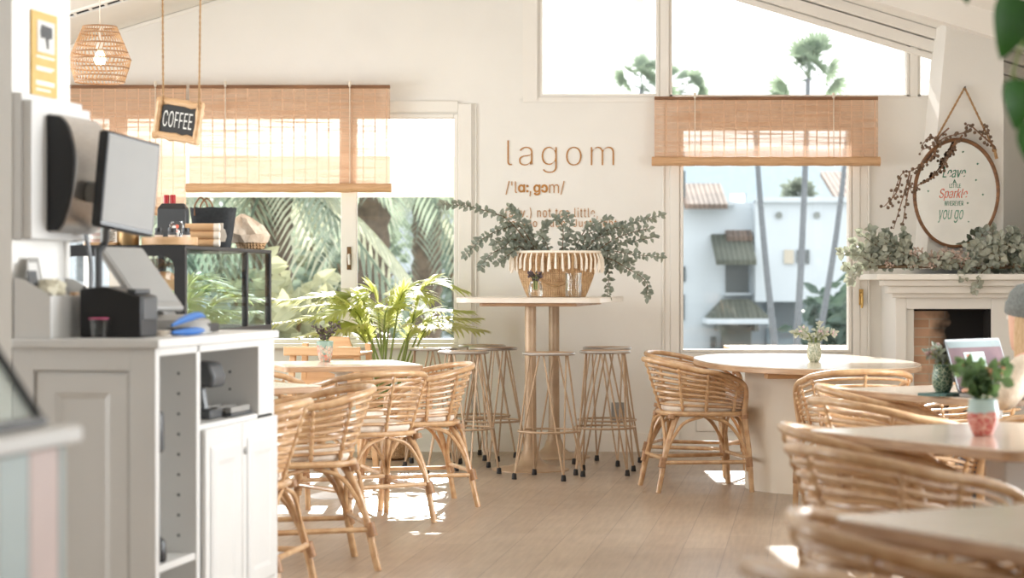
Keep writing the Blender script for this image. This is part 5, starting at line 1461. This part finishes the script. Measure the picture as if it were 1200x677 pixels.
E = [(0, 1), (1, 2), (2, 3), (3, 4), (4, 5), (3, 6), (6, 7), (7, 8), (8, 9), (3, 10), (10, 11), (11, 12), (12, 13), (0, 14), (14, 15), (15, 16), (16, 17), (17, 18), (0, 19), (19, 20), (20, 21), (21, 22), (22, 23)]
skin_mesh('body', J, E, skin, o)
hc = Vector(pp_(.20, .01, 1.045)); RM = Matrix((tuple(-pl), tuple(pf), (0, 0, 1))).transposed().to_4x4()     # head axes: x right, y ahead
hm = MB(); Lh = []
for z, rx, ry, cy in ((-.125, .020, .022, .055), (-.118, .040, .045, .035), (-.095, .056, .070, .015), (-.06, .066, .084, .004), (-.02, .071, .090, 0), (.02, .073, .094, -.002), (.06, .071, .092, -.004), (.09, .058, .076, -.006), (.11, .03, .04, -.006)):
    Lh.append([Vector((rx * math.cos(2 * PI * i / 24), cy + ry * math.sin(2 * PI * i / 24), z)) for i in range(24)])
hm.loft(Lh); hm.xf(Matrix.Translation(hc) @ RM); head = hm.build('head', skin, o, ang=70)
fm = MB(); fm.loft([[Vector((.006 * a, .088 + d, z)) for a, d in ((-1.2, 0), (0, e), (1.2, 0))] for z, e in ((.012, .004), (-.015, .016), (-.034, .026), (-.042, .008))]); fm.xf(Matrix.Translation(hc) @ RM); fm.build('nose', skin, head)
fm = MB(); fm.tube([(-.022, .082, -.066), (-.008, .090, -.063), (.008, .090, -.063), (.022, .082, -.066)], [.003, .006, .006, .003], n=8); fm.xf(Matrix.Translation(hc) @ RM); fm.build('mouth', mat('lips', rgb(196, 124, 112), .5), head)
for s_ in (-1, 1):
    fm = MB(); fm.sphere((s_ * .030, .080, .004), .0105, 12, 8); fm.xf(Matrix.Translation(hc) @ RM); e_ = fm.build('eye', M['white'], head)
    fm = MB(); fm.sphere((s_ * .030, .0885, .004), .0045, 10, 6); fm.xf(Matrix.Translation(hc) @ RM); fm.build('iris', M['darkwood'], e_)
    fm = MB(); fm.lathe([(.006, 0), (.015, .006), (.02, .004), (.012, -.002)], 14, sx=.6, sy=1.3); fm.xf(Matrix.Translation(hc) @ RM @ Matrix.Translation((s_ * .072, -.008, -.01)) @ Matrix.Rotation(s_ * R(80), 4, 'Y')); fm.build('ear', skin, head)
bn = MB(); Lb = []
for z, r_, f_ in ((.0, 1.0, 1.0), (.008, 1.06, 1), (.045, 1.06, 1), (.05, 1.0, 1), (.085, .92, 1), (.112, .70, 1), (.128, .36, 1), (.132, .05, 1)):
    Lb.append([Vector((.086 * r_ * math.cos(2 * PI * i / 40) * (1 + .012 * (i % 2)), -.006 + .106 * r_ * math.sin(2 * PI * i / 40) * (1 + .012 * (i % 2)), z + .012 - .10 * (.0) )) for i in range(40)])
bn.loft(Lb, False); bn.xf(Matrix.Translation(hc) @ RM @ Matrix.Rotation(R(8), 4, 'X')); bn.build('beanie', mat('grey_knit', rgb(132, 136, 134), .95, col2=rgb(112, 116, 114), scale=90, bump=.4, bscale=200), o, ang=60)
hr = MB(); random.seed(71)
for i in range(58):
    a = PI * (.02 + .96 * i / 57) + PI; b0 = Vector((.078 * math.cos(a), -.006 + .096 * math.sin(a), .02)); ln = random.uniform(.20, .26)
    hr.tube(crom([b0, b0 * 1.10 + Vector((0, 0, -.08)), Vector((b0.x * 1.25, b0.y * 1.15 - .015, -.17)), Vector((b0.x * 1.30 + random.uniform(-.01, .01), b0.y * 1.12 - .02, -ln))], 4), [.008, .009, .009, .009, .010, .010, .010, .010, .009, .008, .007, .005, .002], n=6)
hr.xf(Matrix.Translation(hc) @ RM); hr.build('hair', mat('blonde_hair', rgb(226, 200, 164), .6, col2=rgb(202, 170, 130), scale=30, stretch=(8, 8, .6)), o)
K = [(pp_(-.02, 0, .575), (.155, .115)), (pp_(.0, 0, .68), (.133, .107)), (pp_(.06, 0, .80), (.146, .112)), (pp_(.095, 0, .895), (.104, .086)), (pp_(.125, 0, .935), .060),
     (pp_(.088, .155, .88), .066), (pp_(.12, .222, .735), .055), (pp_(.23, .202, .768), .047), (pp_(.315, .140, .768), .042),
     (pp_(.088, -.155, .88), .066), (pp_(.12, -.222, .735), .055), (pp_(.23, -.202, .768), .047), (pp_(.315, -.140, .768), .042)]
skin_mesh('sweater', K, [(0, 1), (1, 2), (2, 3), (3, 4), (3, 5), (5, 6), (6, 7), (7, 8), (3, 9), (9, 10), (10, 11), (11, 12)], mat('cream_knit', rgb(228, 216, 198), .95, col2=rgb(216, 202, 182), scale=50, bump=.3, bscale=120), o)
K = [(pp_(-.03, 0, .56), (.155, .115)), (pp_(.03, .09, .565), .098), (pp_(.38, .11, .555), .078), (pp_(.40, .11, .30), .066), (pp_(.375, .11, .11), .058), (pp_(.03, -.09, .565), .098), (pp_(.38, -.11, .555), .078), (pp_(.40, -.11, .30), .066), (pp_(.375, -.11, .11), .058)]
skin_mesh('trousers', K, [(0, 1), (1, 2), (2, 3), (3, 4), (0, 5), (5, 6), (6, 7), (7, 8)], mat('blue_denim', rgb(92, 104, 124), .9, col2=rgb(80, 92, 112), scale=40), o)
for s_ in (-1, 1):
    sh = MB(); Ls = []
    for f_, r_, z in ((-.06, .030, .05), (-.03, .042, .05), (.05, .042, .045), (.12, .044, .035), (.17, .034, .028), (.195, .012, .022)):
        Ls.append([Vector(pp_(.37 + f_, s_ * .115 + .95 * r_ * math.cos(2 * PI * i / 14), max(.004, z + z * .9 * math.sin(2 * PI * i / 14)))) for i in range(14)])
    sh.loft(Ls); sh.build('shoe', M['white'], o, ang=60)
    # hands resting on the keys: palm and five fingers, curled
    w0 = Vector(pp_(.335, s_ * .125, .768)); hd_ = (pf * .86 + pl * (-s_ * .5)).normalized(); sd_ = Vector((-hd_.y, hd_.x, 0)) * s_ 
    hj = [(tuple(w0), .022), (tuple(w0 + hd_ * .05), (.030, .013))]; he = [(0, 1)]
    for k, (off, ln) in enumerate(((-.027, .055), (-.009, .068), (.010, .072), (.028, .062))):
        b_ = len(hj); hj += [(tuple(w0 + hd_ * .078 + sd_ * off), .0095), (tuple(w0 + hd_ * (.078 + ln * .5) + sd_ * off * 1.1 + Vector((0, 0, .006))), .0085), (tuple(w0 + hd_ * (.078 + ln * .85) + sd_ * off * 1.12 + Vector((0, 0, -.010))), .007)]
        he += [(1, b_), (b_, b_ + 1), (b_ + 1, b_ + 2)]
    b_ = len(hj); hj += [(tuple(w0 + hd_ * .035 + sd_ * .040), .010), (tuple(w0 + hd_ * .062 + sd_ * .058 + Vector((0, 0, -.004))), .0085), (tuple(w0 + hd_ * .085 + sd_ * .060 + Vector((0, 0, -.008))), .007)]
    he += [(0, b_), (b_, b_ + 1), (b_ + 1, b_ + 2)]
    skin_mesh('hand', hj, he, skin, o)
SKY, SUN, FILL, REAR, EXPO = 1.7, 9.0, 32.0, 0.2, 0.53
# ================================================================== OUTSIDE
mb = MB(); mb.box(-40, 45, WY + .2, 130, -.62, -.5); g = mb.build('ground_outside', mat('pale_paving', rgb(186, 182, 174), .9, col2=rgb(170, 166, 158), scale=.6), smooth=False); g['kind'] = 'structure'
mb = MB(); mb.box(-12, 12, WY + .16, 21.0, -.3, -.03); g = mb.build('terrace_floor', mat('terrace_tile', rgb(176, 160, 144), .8, col2=rgb(160, 146, 130), scale=1.5), smooth=False); g['kind'] = 'structure'
BW = mat('building_white', rgb(196, 206, 213), .9, col2=rgb(189, 199, 207), scale=.3)
TILE = tilemat('roof_tile', rgb(142, 124, 112), rgb(112, 100, 92))
TILEG = tilemat('weathered_tile', rgb(104, 108, 98), rgb(86, 92, 84))
WIN = mat('dark_window', rgb(84, 92, 94), .2); DOOR = mat('grey_door', rgb(128, 134, 132), .6); LAT = mat('lattice_blue', rgb(176, 194, 204), .8)
FY = 52.0
def ft(px, py, dy=0.0): q = at(px, py, FY); return Vector((q.x, FY + dy, q.z))


def fbox(mb, px0, py0, px1, py1, d0, d1):
    a = at(px0, py1, FY); b = at(px1, py0, FY); mb.box(a.x, b.x, FY + d0, FY + d1, a.z, b.z)


o = thing('white_building', 'white house with tiled roofs and canopied door behind the right window', 'building', (at(890, 400, FY).x, FY, -.5))
OR = Vector(o.location)
def part(name, m_, fn, par=None, **k):
    mb = MB(); fn(mb); mb.v = [p - OR for p in mb.v]; return mb.build(name, m_, par or o, **k)
z0_ = at(0, 412, FY).z
part('wall', BW, lambda b: (fbox(b, 740, 237, 882, 416, 0, 6), fbox(b, 882, 236, 1060, 353, -.6, 6), fbox(b, 882, 352, 1060, 416, 1.2, 6)), smooth=False)
part('upper_storey', mat('building_pale', rgb(180, 194, 203), .9), lambda b: (fbox(b, 700, 150, 1060, 209, 9, 9.4), fbox(b, 700, 209, 853, 246, 9, 9.4), fbox(b, 922, 209, 1060, 246, 9, 9.4), fbox(b, 884, 209, 900, 246, 9, 9.4)), smooth=False)  # the two gaps imitate bright pane reflections with open sky
part('parapet', BW, lambda b: (fbox(b, 882, 232, 1060, 238, -.75, -.3), fbox(b, 808, 236, 860, 241, -.2, .4)), smooth=False)
def roof_piece(b, px0, px1, py0, py1, out, back=1.2):
    a = at(px0, py1, FY); c = at(px1, py0, FY)
    b.hexa([(a.x, FY - out, a.z - .12), (c.x, FY - out, a.z - .12), (c.x, FY + back, c.z - .12), (a.x, FY + back, c.z - .12), (a.x, FY - out, a.z), (c.x, FY - out, a.z), (c.x, FY + back, c.z), (a.x, FY + back, c.z)])
part('tiled_roof', TILE, lambda b: roof_piece(b, 800, 850, 212, 240, .6), smooth=False)
part('tiled_roof', TILE, lambda b: roof_piece(b, 850, 880, 247, 277, .4), smooth=False)
part('tiled_roof', TILEG, lambda b: roof_piece(b, 833, 879, 272, 305, 1.4, .1), smooth=False)
part('tiled_roof', TILE, lambda b: roof_piece(b, 975, 1050, 196, 232, .6, 2), smooth=False)
w_ = part('window', WIN, lambda b: fbox(b, 850, 305, 877, 343, -.05, .02), smooth=False)
part('window_sill', BW, lambda b: fbox(b, 847, 343, 880, 346, -.2, 0), w_, smooth=False)
for x0, x1 in ((915, 926), (930, 944)):
    part('window', WIN if x0 > 920 else mat('tan_shutter', rgb(190, 184, 170), .7), lambda b: fbox(b, x0, 293, x1, 309, -.66, -.59), smooth=False)
for px, py in ((909, 253), (953, 253)):
    part('wall_vent', DOOR, lambda b: (b.lathe([(.08, 0), (.08, .06)], 16), b.xf(Matrix.Translation((at(px, py, FY).x, FY - .6, at(px, py, FY).z)) @ Matrix.Rotation(R(90), 4, 'X'))), smooth=False)
# door canopy: two slopes and a hip
a = at(824, 373, FY); c = at(898, 373, FY); r0 = at(846, 350, FY); r1 = at(876, 350, FY)
part('door_canopy', TILEG, lambda b: b.hexa([(a.x, FY - 1.5, a.z), (c.x, FY - 1.5, a.z), (c.x, FY, a.z), (a.x, FY, a.z), (r0.x, FY - .5, r0.z), (r1.x, FY - .5, r0.z), (r1.x, FY, r0.z), (r0.x, FY, r0.z)]), smooth=False)
part('canopy_fascia', BW, lambda b: fbox(b, 822, 372, 900, 378, -1.55, -.02), smooth=False)
part('canopy_bracket', DOOR, lambda b: (fbox(b, 838, 378, 842, 387, -.9, 0), fbox(b, 880, 378, 884, 387, -.9, 0)), smooth=False)
part('door', DOOR, lambda b: fbox(b, 845, 376, 880, 412, -.06, .02), smooth=False)
part('wall_lamp', WIN, lambda b: fbox(b, 832, 394, 838, 407, -.2, 0), smooth=False)
def lat(b):
    for i in range(12): fbox(b, 910 + i * 3.2, 356, 911.2 + i * 3.2, 398, 1.05, 1.15)
    for j in range(11): fbox(b, 910, 356 + j * 4, 947, 357.3 + j * 4, 1.05, 1.15)
part('lattice_screen', BW, lat, smooth=False)
part('lattice_back', LAT, lambda b: fbox(b, 905, 354, 960, 410, 1.1, 1.19), smooth=False)
part('side_windows', WIN, lambda b: (fbox(b, 797, 200, 803, 238, -.05, 0), fbox(b, 796, 312, 803, 330, -.05, 0), fbox(b, 796, 345, 802, 375, -.05, 0)), smooth=False)
mb = MB(); q = ft(945, 224, 1.5)
random.seed(81)
o = thing('roof_shrub', 'round grey-green shrub on the roof terrace of the white house', 'shrub', q)
for i in range(260):
    a_, b_ = random.uniform(0, 6.28), random.uniform(-.2, 1.5); p = random.uniform(.2, 1) * Vector((math.cos(a_) * math.cos(b_) * .45, math.sin(a_) * math.cos(b_) * .4, math.sin(b_) * .38 - .1)); mb.leaf(p * .7, p, (random.random(), -1, .5), .28, .12)
mb.build('foliage', M['eucalyptus'], o)['kind'] = 'stuff'
# terrace furniture just outside the right window
o = thing('terrace_table', 'pale wooden terrace table outside the right window', 'table', (at(925, 400, 19).x, 19.0, -.03))
mb = MB()
for i in range(5): mb.box(-.55, .60, -.35 + i * .145, -.22 + i * .145, .60, .63)
mb.build('slatted_top', M['lightwood'], o, bevel=.004)
for sx in (-.48, .50):
    for sy in (-.3, .3):
        mb = MB(); mb.box(sx - .03, sx + .03, sy - .03, sy + .03, 0, .60); mb.build('leg', M['lightwood'], o, bevel=.004)

# ---- trees
def fan_palm(label, px, py_crown, Y, foot_px, rad, ncr=34, seed=1, z0=-.5, trunk_r=.058, trunk=None):
    random.seed(seed); top = at(px, py_crown, Y); base_ = Vector((at(foot_px, 400, Y).x, Y, z0)); lean = base_.x - top.x
    o = thing('fan_palm', label, 'palm tree', base_, 0, 'tall fan palms outside'); t = top - base_
    mb = MB(); n = 14; mb.tube([t * (i / n) + Vector((-lean * .10 * math.sin(PI * i / n), 0, 0)) for i in range(n + 1)], [trunk_r * (1.25 - .45 * i / n) for i in range(n + 1)], n=12); mb.build('trunk', trunk or mat('grey_trunk', rgb(118, 124, 130), .95, col2=rgb(98, 104, 110), scale=12, stretch=(1, 1, 8)), o)
    for k in range(ncr):
        a = random.uniform(0, 6.28); e = random.uniform(-.55, 1.35); d = Vector((math.cos(a) * math.cos(e), math.sin(a) * math.cos(e), math.sin(e)))
        mb = MB(); hub = t + d * rad * random.uniform(.45, .62); mb.tube([t, hub], .012, n=4)
        up = d.orthogonal().normalized(); sd = d.cross(up)
        for j in range(11):
            f = (j - 5) / 5 * 1.25; dd = d * math.cos(f) + (sd * math.sin(f))
            mb.leaf(hub, dd, up, rad * .5 * (1 - .12 * abs(f)), rad * .085, .1, .15 * random.random())
        mb.build('frond', M['eu_palm'], o)
    return o


M['eu_palm'] = leafmat('fan_palm_leaf', rgb(112, 128, 112), rgb(92, 110, 100), rgb(150, 168, 140), .35)
fan_palm('tall fan palm whose crown shows in the gable window, the biggest crown', 947, 92, 40, 932, .95, 15, 91)
fan_palm('tall fan palm low in the gable window left of the mullion', 752, 104, 46, 700, .85, 13, 92)
fan_palm('tall fan palm low in the gable window right of the mullion', 797, 108, 48, 780, .72, 12, 93)
fan_palm('tall fan palm leaning right, its trunk right of the middle one in the right window', 996, 132, 44, 955, .45, 9, 94)
fan_palm('tall fan palm leaning left, its trunk left of the middle one in the right window', 884, 132, 42, 911, .42, 9, 95)


def date_palm(label, px, py, Y, rad, seed, trunk_px=None, n=30):
    random.seed(seed); top = at(px, py, Y); base_ = Vector((top.x, Y, -.5)); t = top - base_
    o = thing('date_palm', label, 'palm tree', base_, 0, 'date palms outside the wide window')
    mb = MB(); k = 24; mb.tube([t * (i / k) for i in range(k + 1)], [.26 + .03 * math.sin(i * 2.4) for i in range(k + 1)], n=12); mb.build('trunk', mat('brown_trunk', rgb(116, 104, 92), .95, col2=rgb(86, 78, 70), scale=6), o)
    for i in range(n):
        a = 2 * PI * i / n + random.uniform(-.1, .1); e = random.uniform(-.3, 1.1); d = Vector((math.cos(a) * math.cos(e), math.sin(a) * math.cos(e), math.sin(e)))
        pts = [t + d * rad * s_ - Vector((0, 0, rad * (.75 - .2 * e) * s_ * s_)) for s_ in [j / 10 for j in range(11)]]
        mb = MB(); mb.tube(pts, [.03 - .0025 * j for j in range(11)], n=4)
        for j in range(2, 21):
            p = pts[j // 2] if j % 2 == 0 else pts[j // 2].lerp(pts[min(10, j // 2 + 1)], .5); q = pts[min(10, j // 2 + 1)]; dd = (q - pts[max(0, j // 2 - 1)]).normalized(); sd = dd.cross(Vector((0, 0, 1))); sd = sd.normalized() if sd.length > .05 else Vector((1, 0, 0))
            for s_ in (-1, 1): mb.blade(p, dd * .7 + sd * s_ * .8 + Vector((0, 0, -.15)), rad * .26, .055, .35, 2)
        mb.build('frond', M['date_leaf'] if i % 3 else M['date_dry'], o)
    return o


M['date_leaf'] = leafmat('date_palm_leaf', rgb(134, 150, 138), rgb(108, 126, 118), rgb(166, 180, 156), .4)
M['date_dry'] = leafmat('date_palm_dry', rgb(190, 196, 176), rgb(166, 174, 156), rgb(204, 206, 180), .4)
G3 = leafmat('agave_leaf', rgb(84, 104, 94), rgb(66, 86, 80), rgb(96, 120, 100), .15, 2.0)
date_palm('date palm behind the left pane, trunk beside the pastry case', 318, 208, 27, 1.9, 101)
date_palm('date palm with drooping pale fronds behind the right pane of the wide window', 436, 200, 32, 2.1, 102)
date_palm('date palm seen through the far left part of the wide window', 180, 200, 35, 2.0, 103)
date_palm('smaller date palm between the trunks of the wide window', 500, 222, 38, 1.8, 104, n=22)


def bush(label, px0, px1, py0, py1, Y, seed, m_, n=900, ls=.34):
    random.seed(seed); a = at(px0, py1, Y); b = at(px1, py0, Y); cx = (a.x + b.x) / 2; h = b.z + .5
    o = thing('leafy_tree', label, 'tree', (cx, Y, -.5), 0, 'leafy trees outside')
    mb = MB(); mb.tube(crom([(0, 0, 0), (.05, 0, h * .3), (-.05, 0, h * .6)], 5), [.10] * 11, n=8)
    for i in range(6): aa = i * 1.05; mb.tube([(0, 0, h * .35), (math.cos(aa) * (b.x - a.x) * .35, math.sin(aa) * .8, h * (.6 + .05 * i))], [.06, .02], n=6)
    mb.build('trunk', M['stem'], o)
    mb = MB(); cl = [(random.uniform(-.5, .5) * (b.x - a.x), random.uniform(-.9, .9), random.uniform(max(.05, (a.z + .5) / h), .95) * h) for i in range(16)]
    for i in range(n):
        c = cl[i % 16]; p = Vector((c[0] + random.gauss(0, .26), c[1] + random.gauss(0, .26), c[2] + random.gauss(0, .26)))
        mb.leaf(p, (random.uniform(-1, 1), random.uniform(-1, 1), random.uniform(-1, .6)), (random.uniform(-1, 1), -1, random.uniform(-1, 1)), ls * random.uniform(.6, 1.2), ls * .45, .2)
    mb.build('foliage', m_, o)['kind'] = 'stuff'
    return o


G1 = leafmat('grey_green_leaf', rgb(128, 144, 130), rgb(104, 124, 114), rgb(156, 170, 146), .3, 2.0)
G2 = leafmat('olive_leaf', rgb(164, 168, 140), rgb(138, 148, 126), rgb(196, 196, 160), .4, 2.0)
bush('grey-green tree behind the left pane above the potted palms', 228, 320, 225, 345, 41, 111, G1)
bush('olive tree in the middle of the left pane of the wide window', 305, 405, 235, 370, 46, 112, G2)
bush('grey-green tree low behind the mullion of the wide window', 365, 470, 280, 420, 42, 113, G1)
bush('dense dark tree behind the right pane of the wide window', 418, 470, 250, 400, 50, 114, G1)
bush('low olive shrub behind the left tables and case', 270, 400, 352, 430, 23, 116, G2, 700)
bush('dark agave like shrub at the foot of the white house', 966, 998, 352, 410, 46, 117, G3, 420, .42)
bush('dark green tree edge right of the left house', 522, 545, 255, 400, 55, 118, G1, 500)
# white house behind the palms
o = thing('pale_house', 'pale blue-white house behind the palms in the wide window', 'building', (at(490, 400, 60).x, 60, -.5)); OR = Vector(o.location)
def hb_(mb, px0, py0, px1, py1, d0, d1):
    a = at(px0, py1, 60); b = at(px1, py0, 60); mb.box(a.x - OR.x, b.x - OR.x, d0, d1, a.z - OR.z, b.z - OR.z)
mb = MB(); hb_(mb, 420, 215, 640, 407, 0, 8); mb.build('wall', BW, o, smooth=False)
mb = MB(); hb_(mb, 415, 207, 645, 215, -.8, 8); mb.build('eave', TILE, o, smooth=False)
for x0, x1, y0, y1 in ((484, 500, 255, 285), (522, 532, 300, 345), (450, 462, 255, 285), (478, 498, 318, 345)):
    mb = MB(); hb_(mb, x0, y0, x1, y1, -.06, 0); mb.build('window', WIN, o, smooth=False)
o = thing('pale_house', 'long pale house far behind the trees of the left pane', 'building', (at(250, 400, 70).x, 70, -.5)); OR = Vector(o.location)
def hb2(mb, px0, py0, px1, py1, d0, d1):
    a = at(px0, py1, 70); b = at(px1, py0, 70); mb.box(a.x - OR.x, b.x - OR.x, d0, d1, a.z - OR.z, b.z - OR.z)
mb = MB(); hb2(mb, 60, 255, 400, 400, 0, 8); mb.build('wall', BW, o, smooth=False)
mb = MB(); hb2(mb, 50, 247, 410, 256, -1, 8); mb.build('roof', TILE, o, smooth=False)
for i in range(6):
    mb = MB(); hb2(mb, 90 + i * 50, 285, 108 + i * 50, 330, -.06, 0); mb.build('window', WIN, o, smooth=False)
# white canvas awning over the terrace
o = thing('canvas_awning', 'white canvas terrace awning across the top of the wide window', 'awning', (-2.4, 21.5, -.03)); OR = Vector(o.location)
cv = leafmat('white_canvas', rgb(248, 246, 240), rgb(244, 242, 236), rgb(255, 252, 245), .5)
a = at(95, 231, 21.5); b = at(540, 231, 21.5)
mb = MB(); mb.hexa([Vector(p) - OR for p in ((a.x, 21.5, 2.42), (b.x, 21.5, 2.42), (b.x, 24.5, 3.3), (a.x, 24.5, 3.3), (a.x, 21.5, 2.44), (b.x, 21.5, 2.44), (b.x, 24.5, 3.32), (a.x, 24.5, 3.32))]); mb.build('canopy', cv, o, smooth=False)
mb = MB(); mb.box(a.x - OR.x, b.x - OR.x, -.012, 0, a.z - OR.z, 2.44 - OR.z); mb.build('valance', cv, o, smooth=False)
for x_ in (a.x + .05, b.x - .02):
    for y_, zt in ((.03, 2.42), (2.9, 3.28)):
        mb = MB(); mb.tube([(x_ - OR.x, y_, 0 if y_ < 0 else -.47), (x_ - OR.x, y_, zt - OR.z)], .03, n=10); mb.build('post', M['trim'], o)

# ================================================================== LIGHT AND CAMERA
wd = bpy.data.worlds.new('day'); bpy.context.scene.world = wd; wd.use_nodes = True
N = wd.node_tree.nodes; L = wd.node_tree.links; bg = N['Background']
bg.inputs['Color'].default_value = (.97, .99, 1.0, 1); bg.inputs['Strength'].default_value = SKY
sd = bpy.data.lights.new('sun', 'SUN'); sd.energy = SUN; sd.angle = R(.8); sd.color = (1, .95, .88)
so = bpy.data.objects.new('sun', sd); C.objects.link(so)
so.rotation_euler = Vector((.01, -1, -.478)).to_track_quat('-Z', 'Y').to_euler()


def fill_light(name, loc, rot, sx, sy, power, col=(.95, .975, 1.0)):  # area lamp added outside an invented window to brighten the room
    l = bpy.data.lights.new(name, 'AREA'); l.shape = 'RECTANGLE'; l.size = sx; l.size_y = sy; l.energy = power; l.color = col
    ob = bpy.data.objects.new(name, l); C.objects.link(ob); ob.location = loc; ob.rotation_euler = rot
    return ob


for (a, b, z0, z1), f_ in zip(RH, (.15, 1.7)): fill_light('fill_right', (XR + .2, (a + b) / 2, (z0 + z1) / 2), (0, R(90), 0), z1 - z0, b - a, FILL * f_ * (b - a) * (z1 - z0))
for (a, b, z0, z1), f_ in zip(LH, (.6, .75)): fill_light('fill_left', (XL - .2, (a + b) / 2, (z0 + z1) / 2), (0, R(-90), 0), z1 - z0, b - a, FILL * f_ * (b - a) * (z1 - z0))
for a, b, z0, z1 in BH: fill_light('fill_rear', ((a + b) / 2, YR - .2, (z0 + z1) / 2), (R(90), 0, 0), b - a, z1 - z0, FILL * REAR * (b - a) * (z1 - z0))

cd = bpy.data.cameras.new('camera'); cam = bpy.data.objects.new('camera', cd); C.objects.link(cam)
cd.sensor_width = 36; cd.lens = FPX / 1200 * 36
cam.location = (0, 0, EYE); cam.rotation_euler = (R(90), 0, 0)
cd.shift_y = -(338.5 - HZ) / 1200
cd.dof.use_dof = True; cd.dof.focus_distance = 12.2; cd.dof.aperture_fstop = 3.1
cd.clip_end = 400
sc = bpy.context.scene; sc.camera = cam
sc.view_settings.view_transform = 'Standard'; sc.view_settings.look = 'None'; sc.view_settings.gamma = 1; sc.view_settings.use_curve_mapping = False
sc.view_settings.exposure = EXPO
try:
    cy = sc.cycles; cy.max_bounces = 10; cy.diffuse_bounces = 6; cy.transparent_max_bounces = 24; cy.use_denoising = True; cy.sample_clamp_indirect = 6; cy.caustics_reflective = False; cy.caustics_refractive = False
except Exception: pass
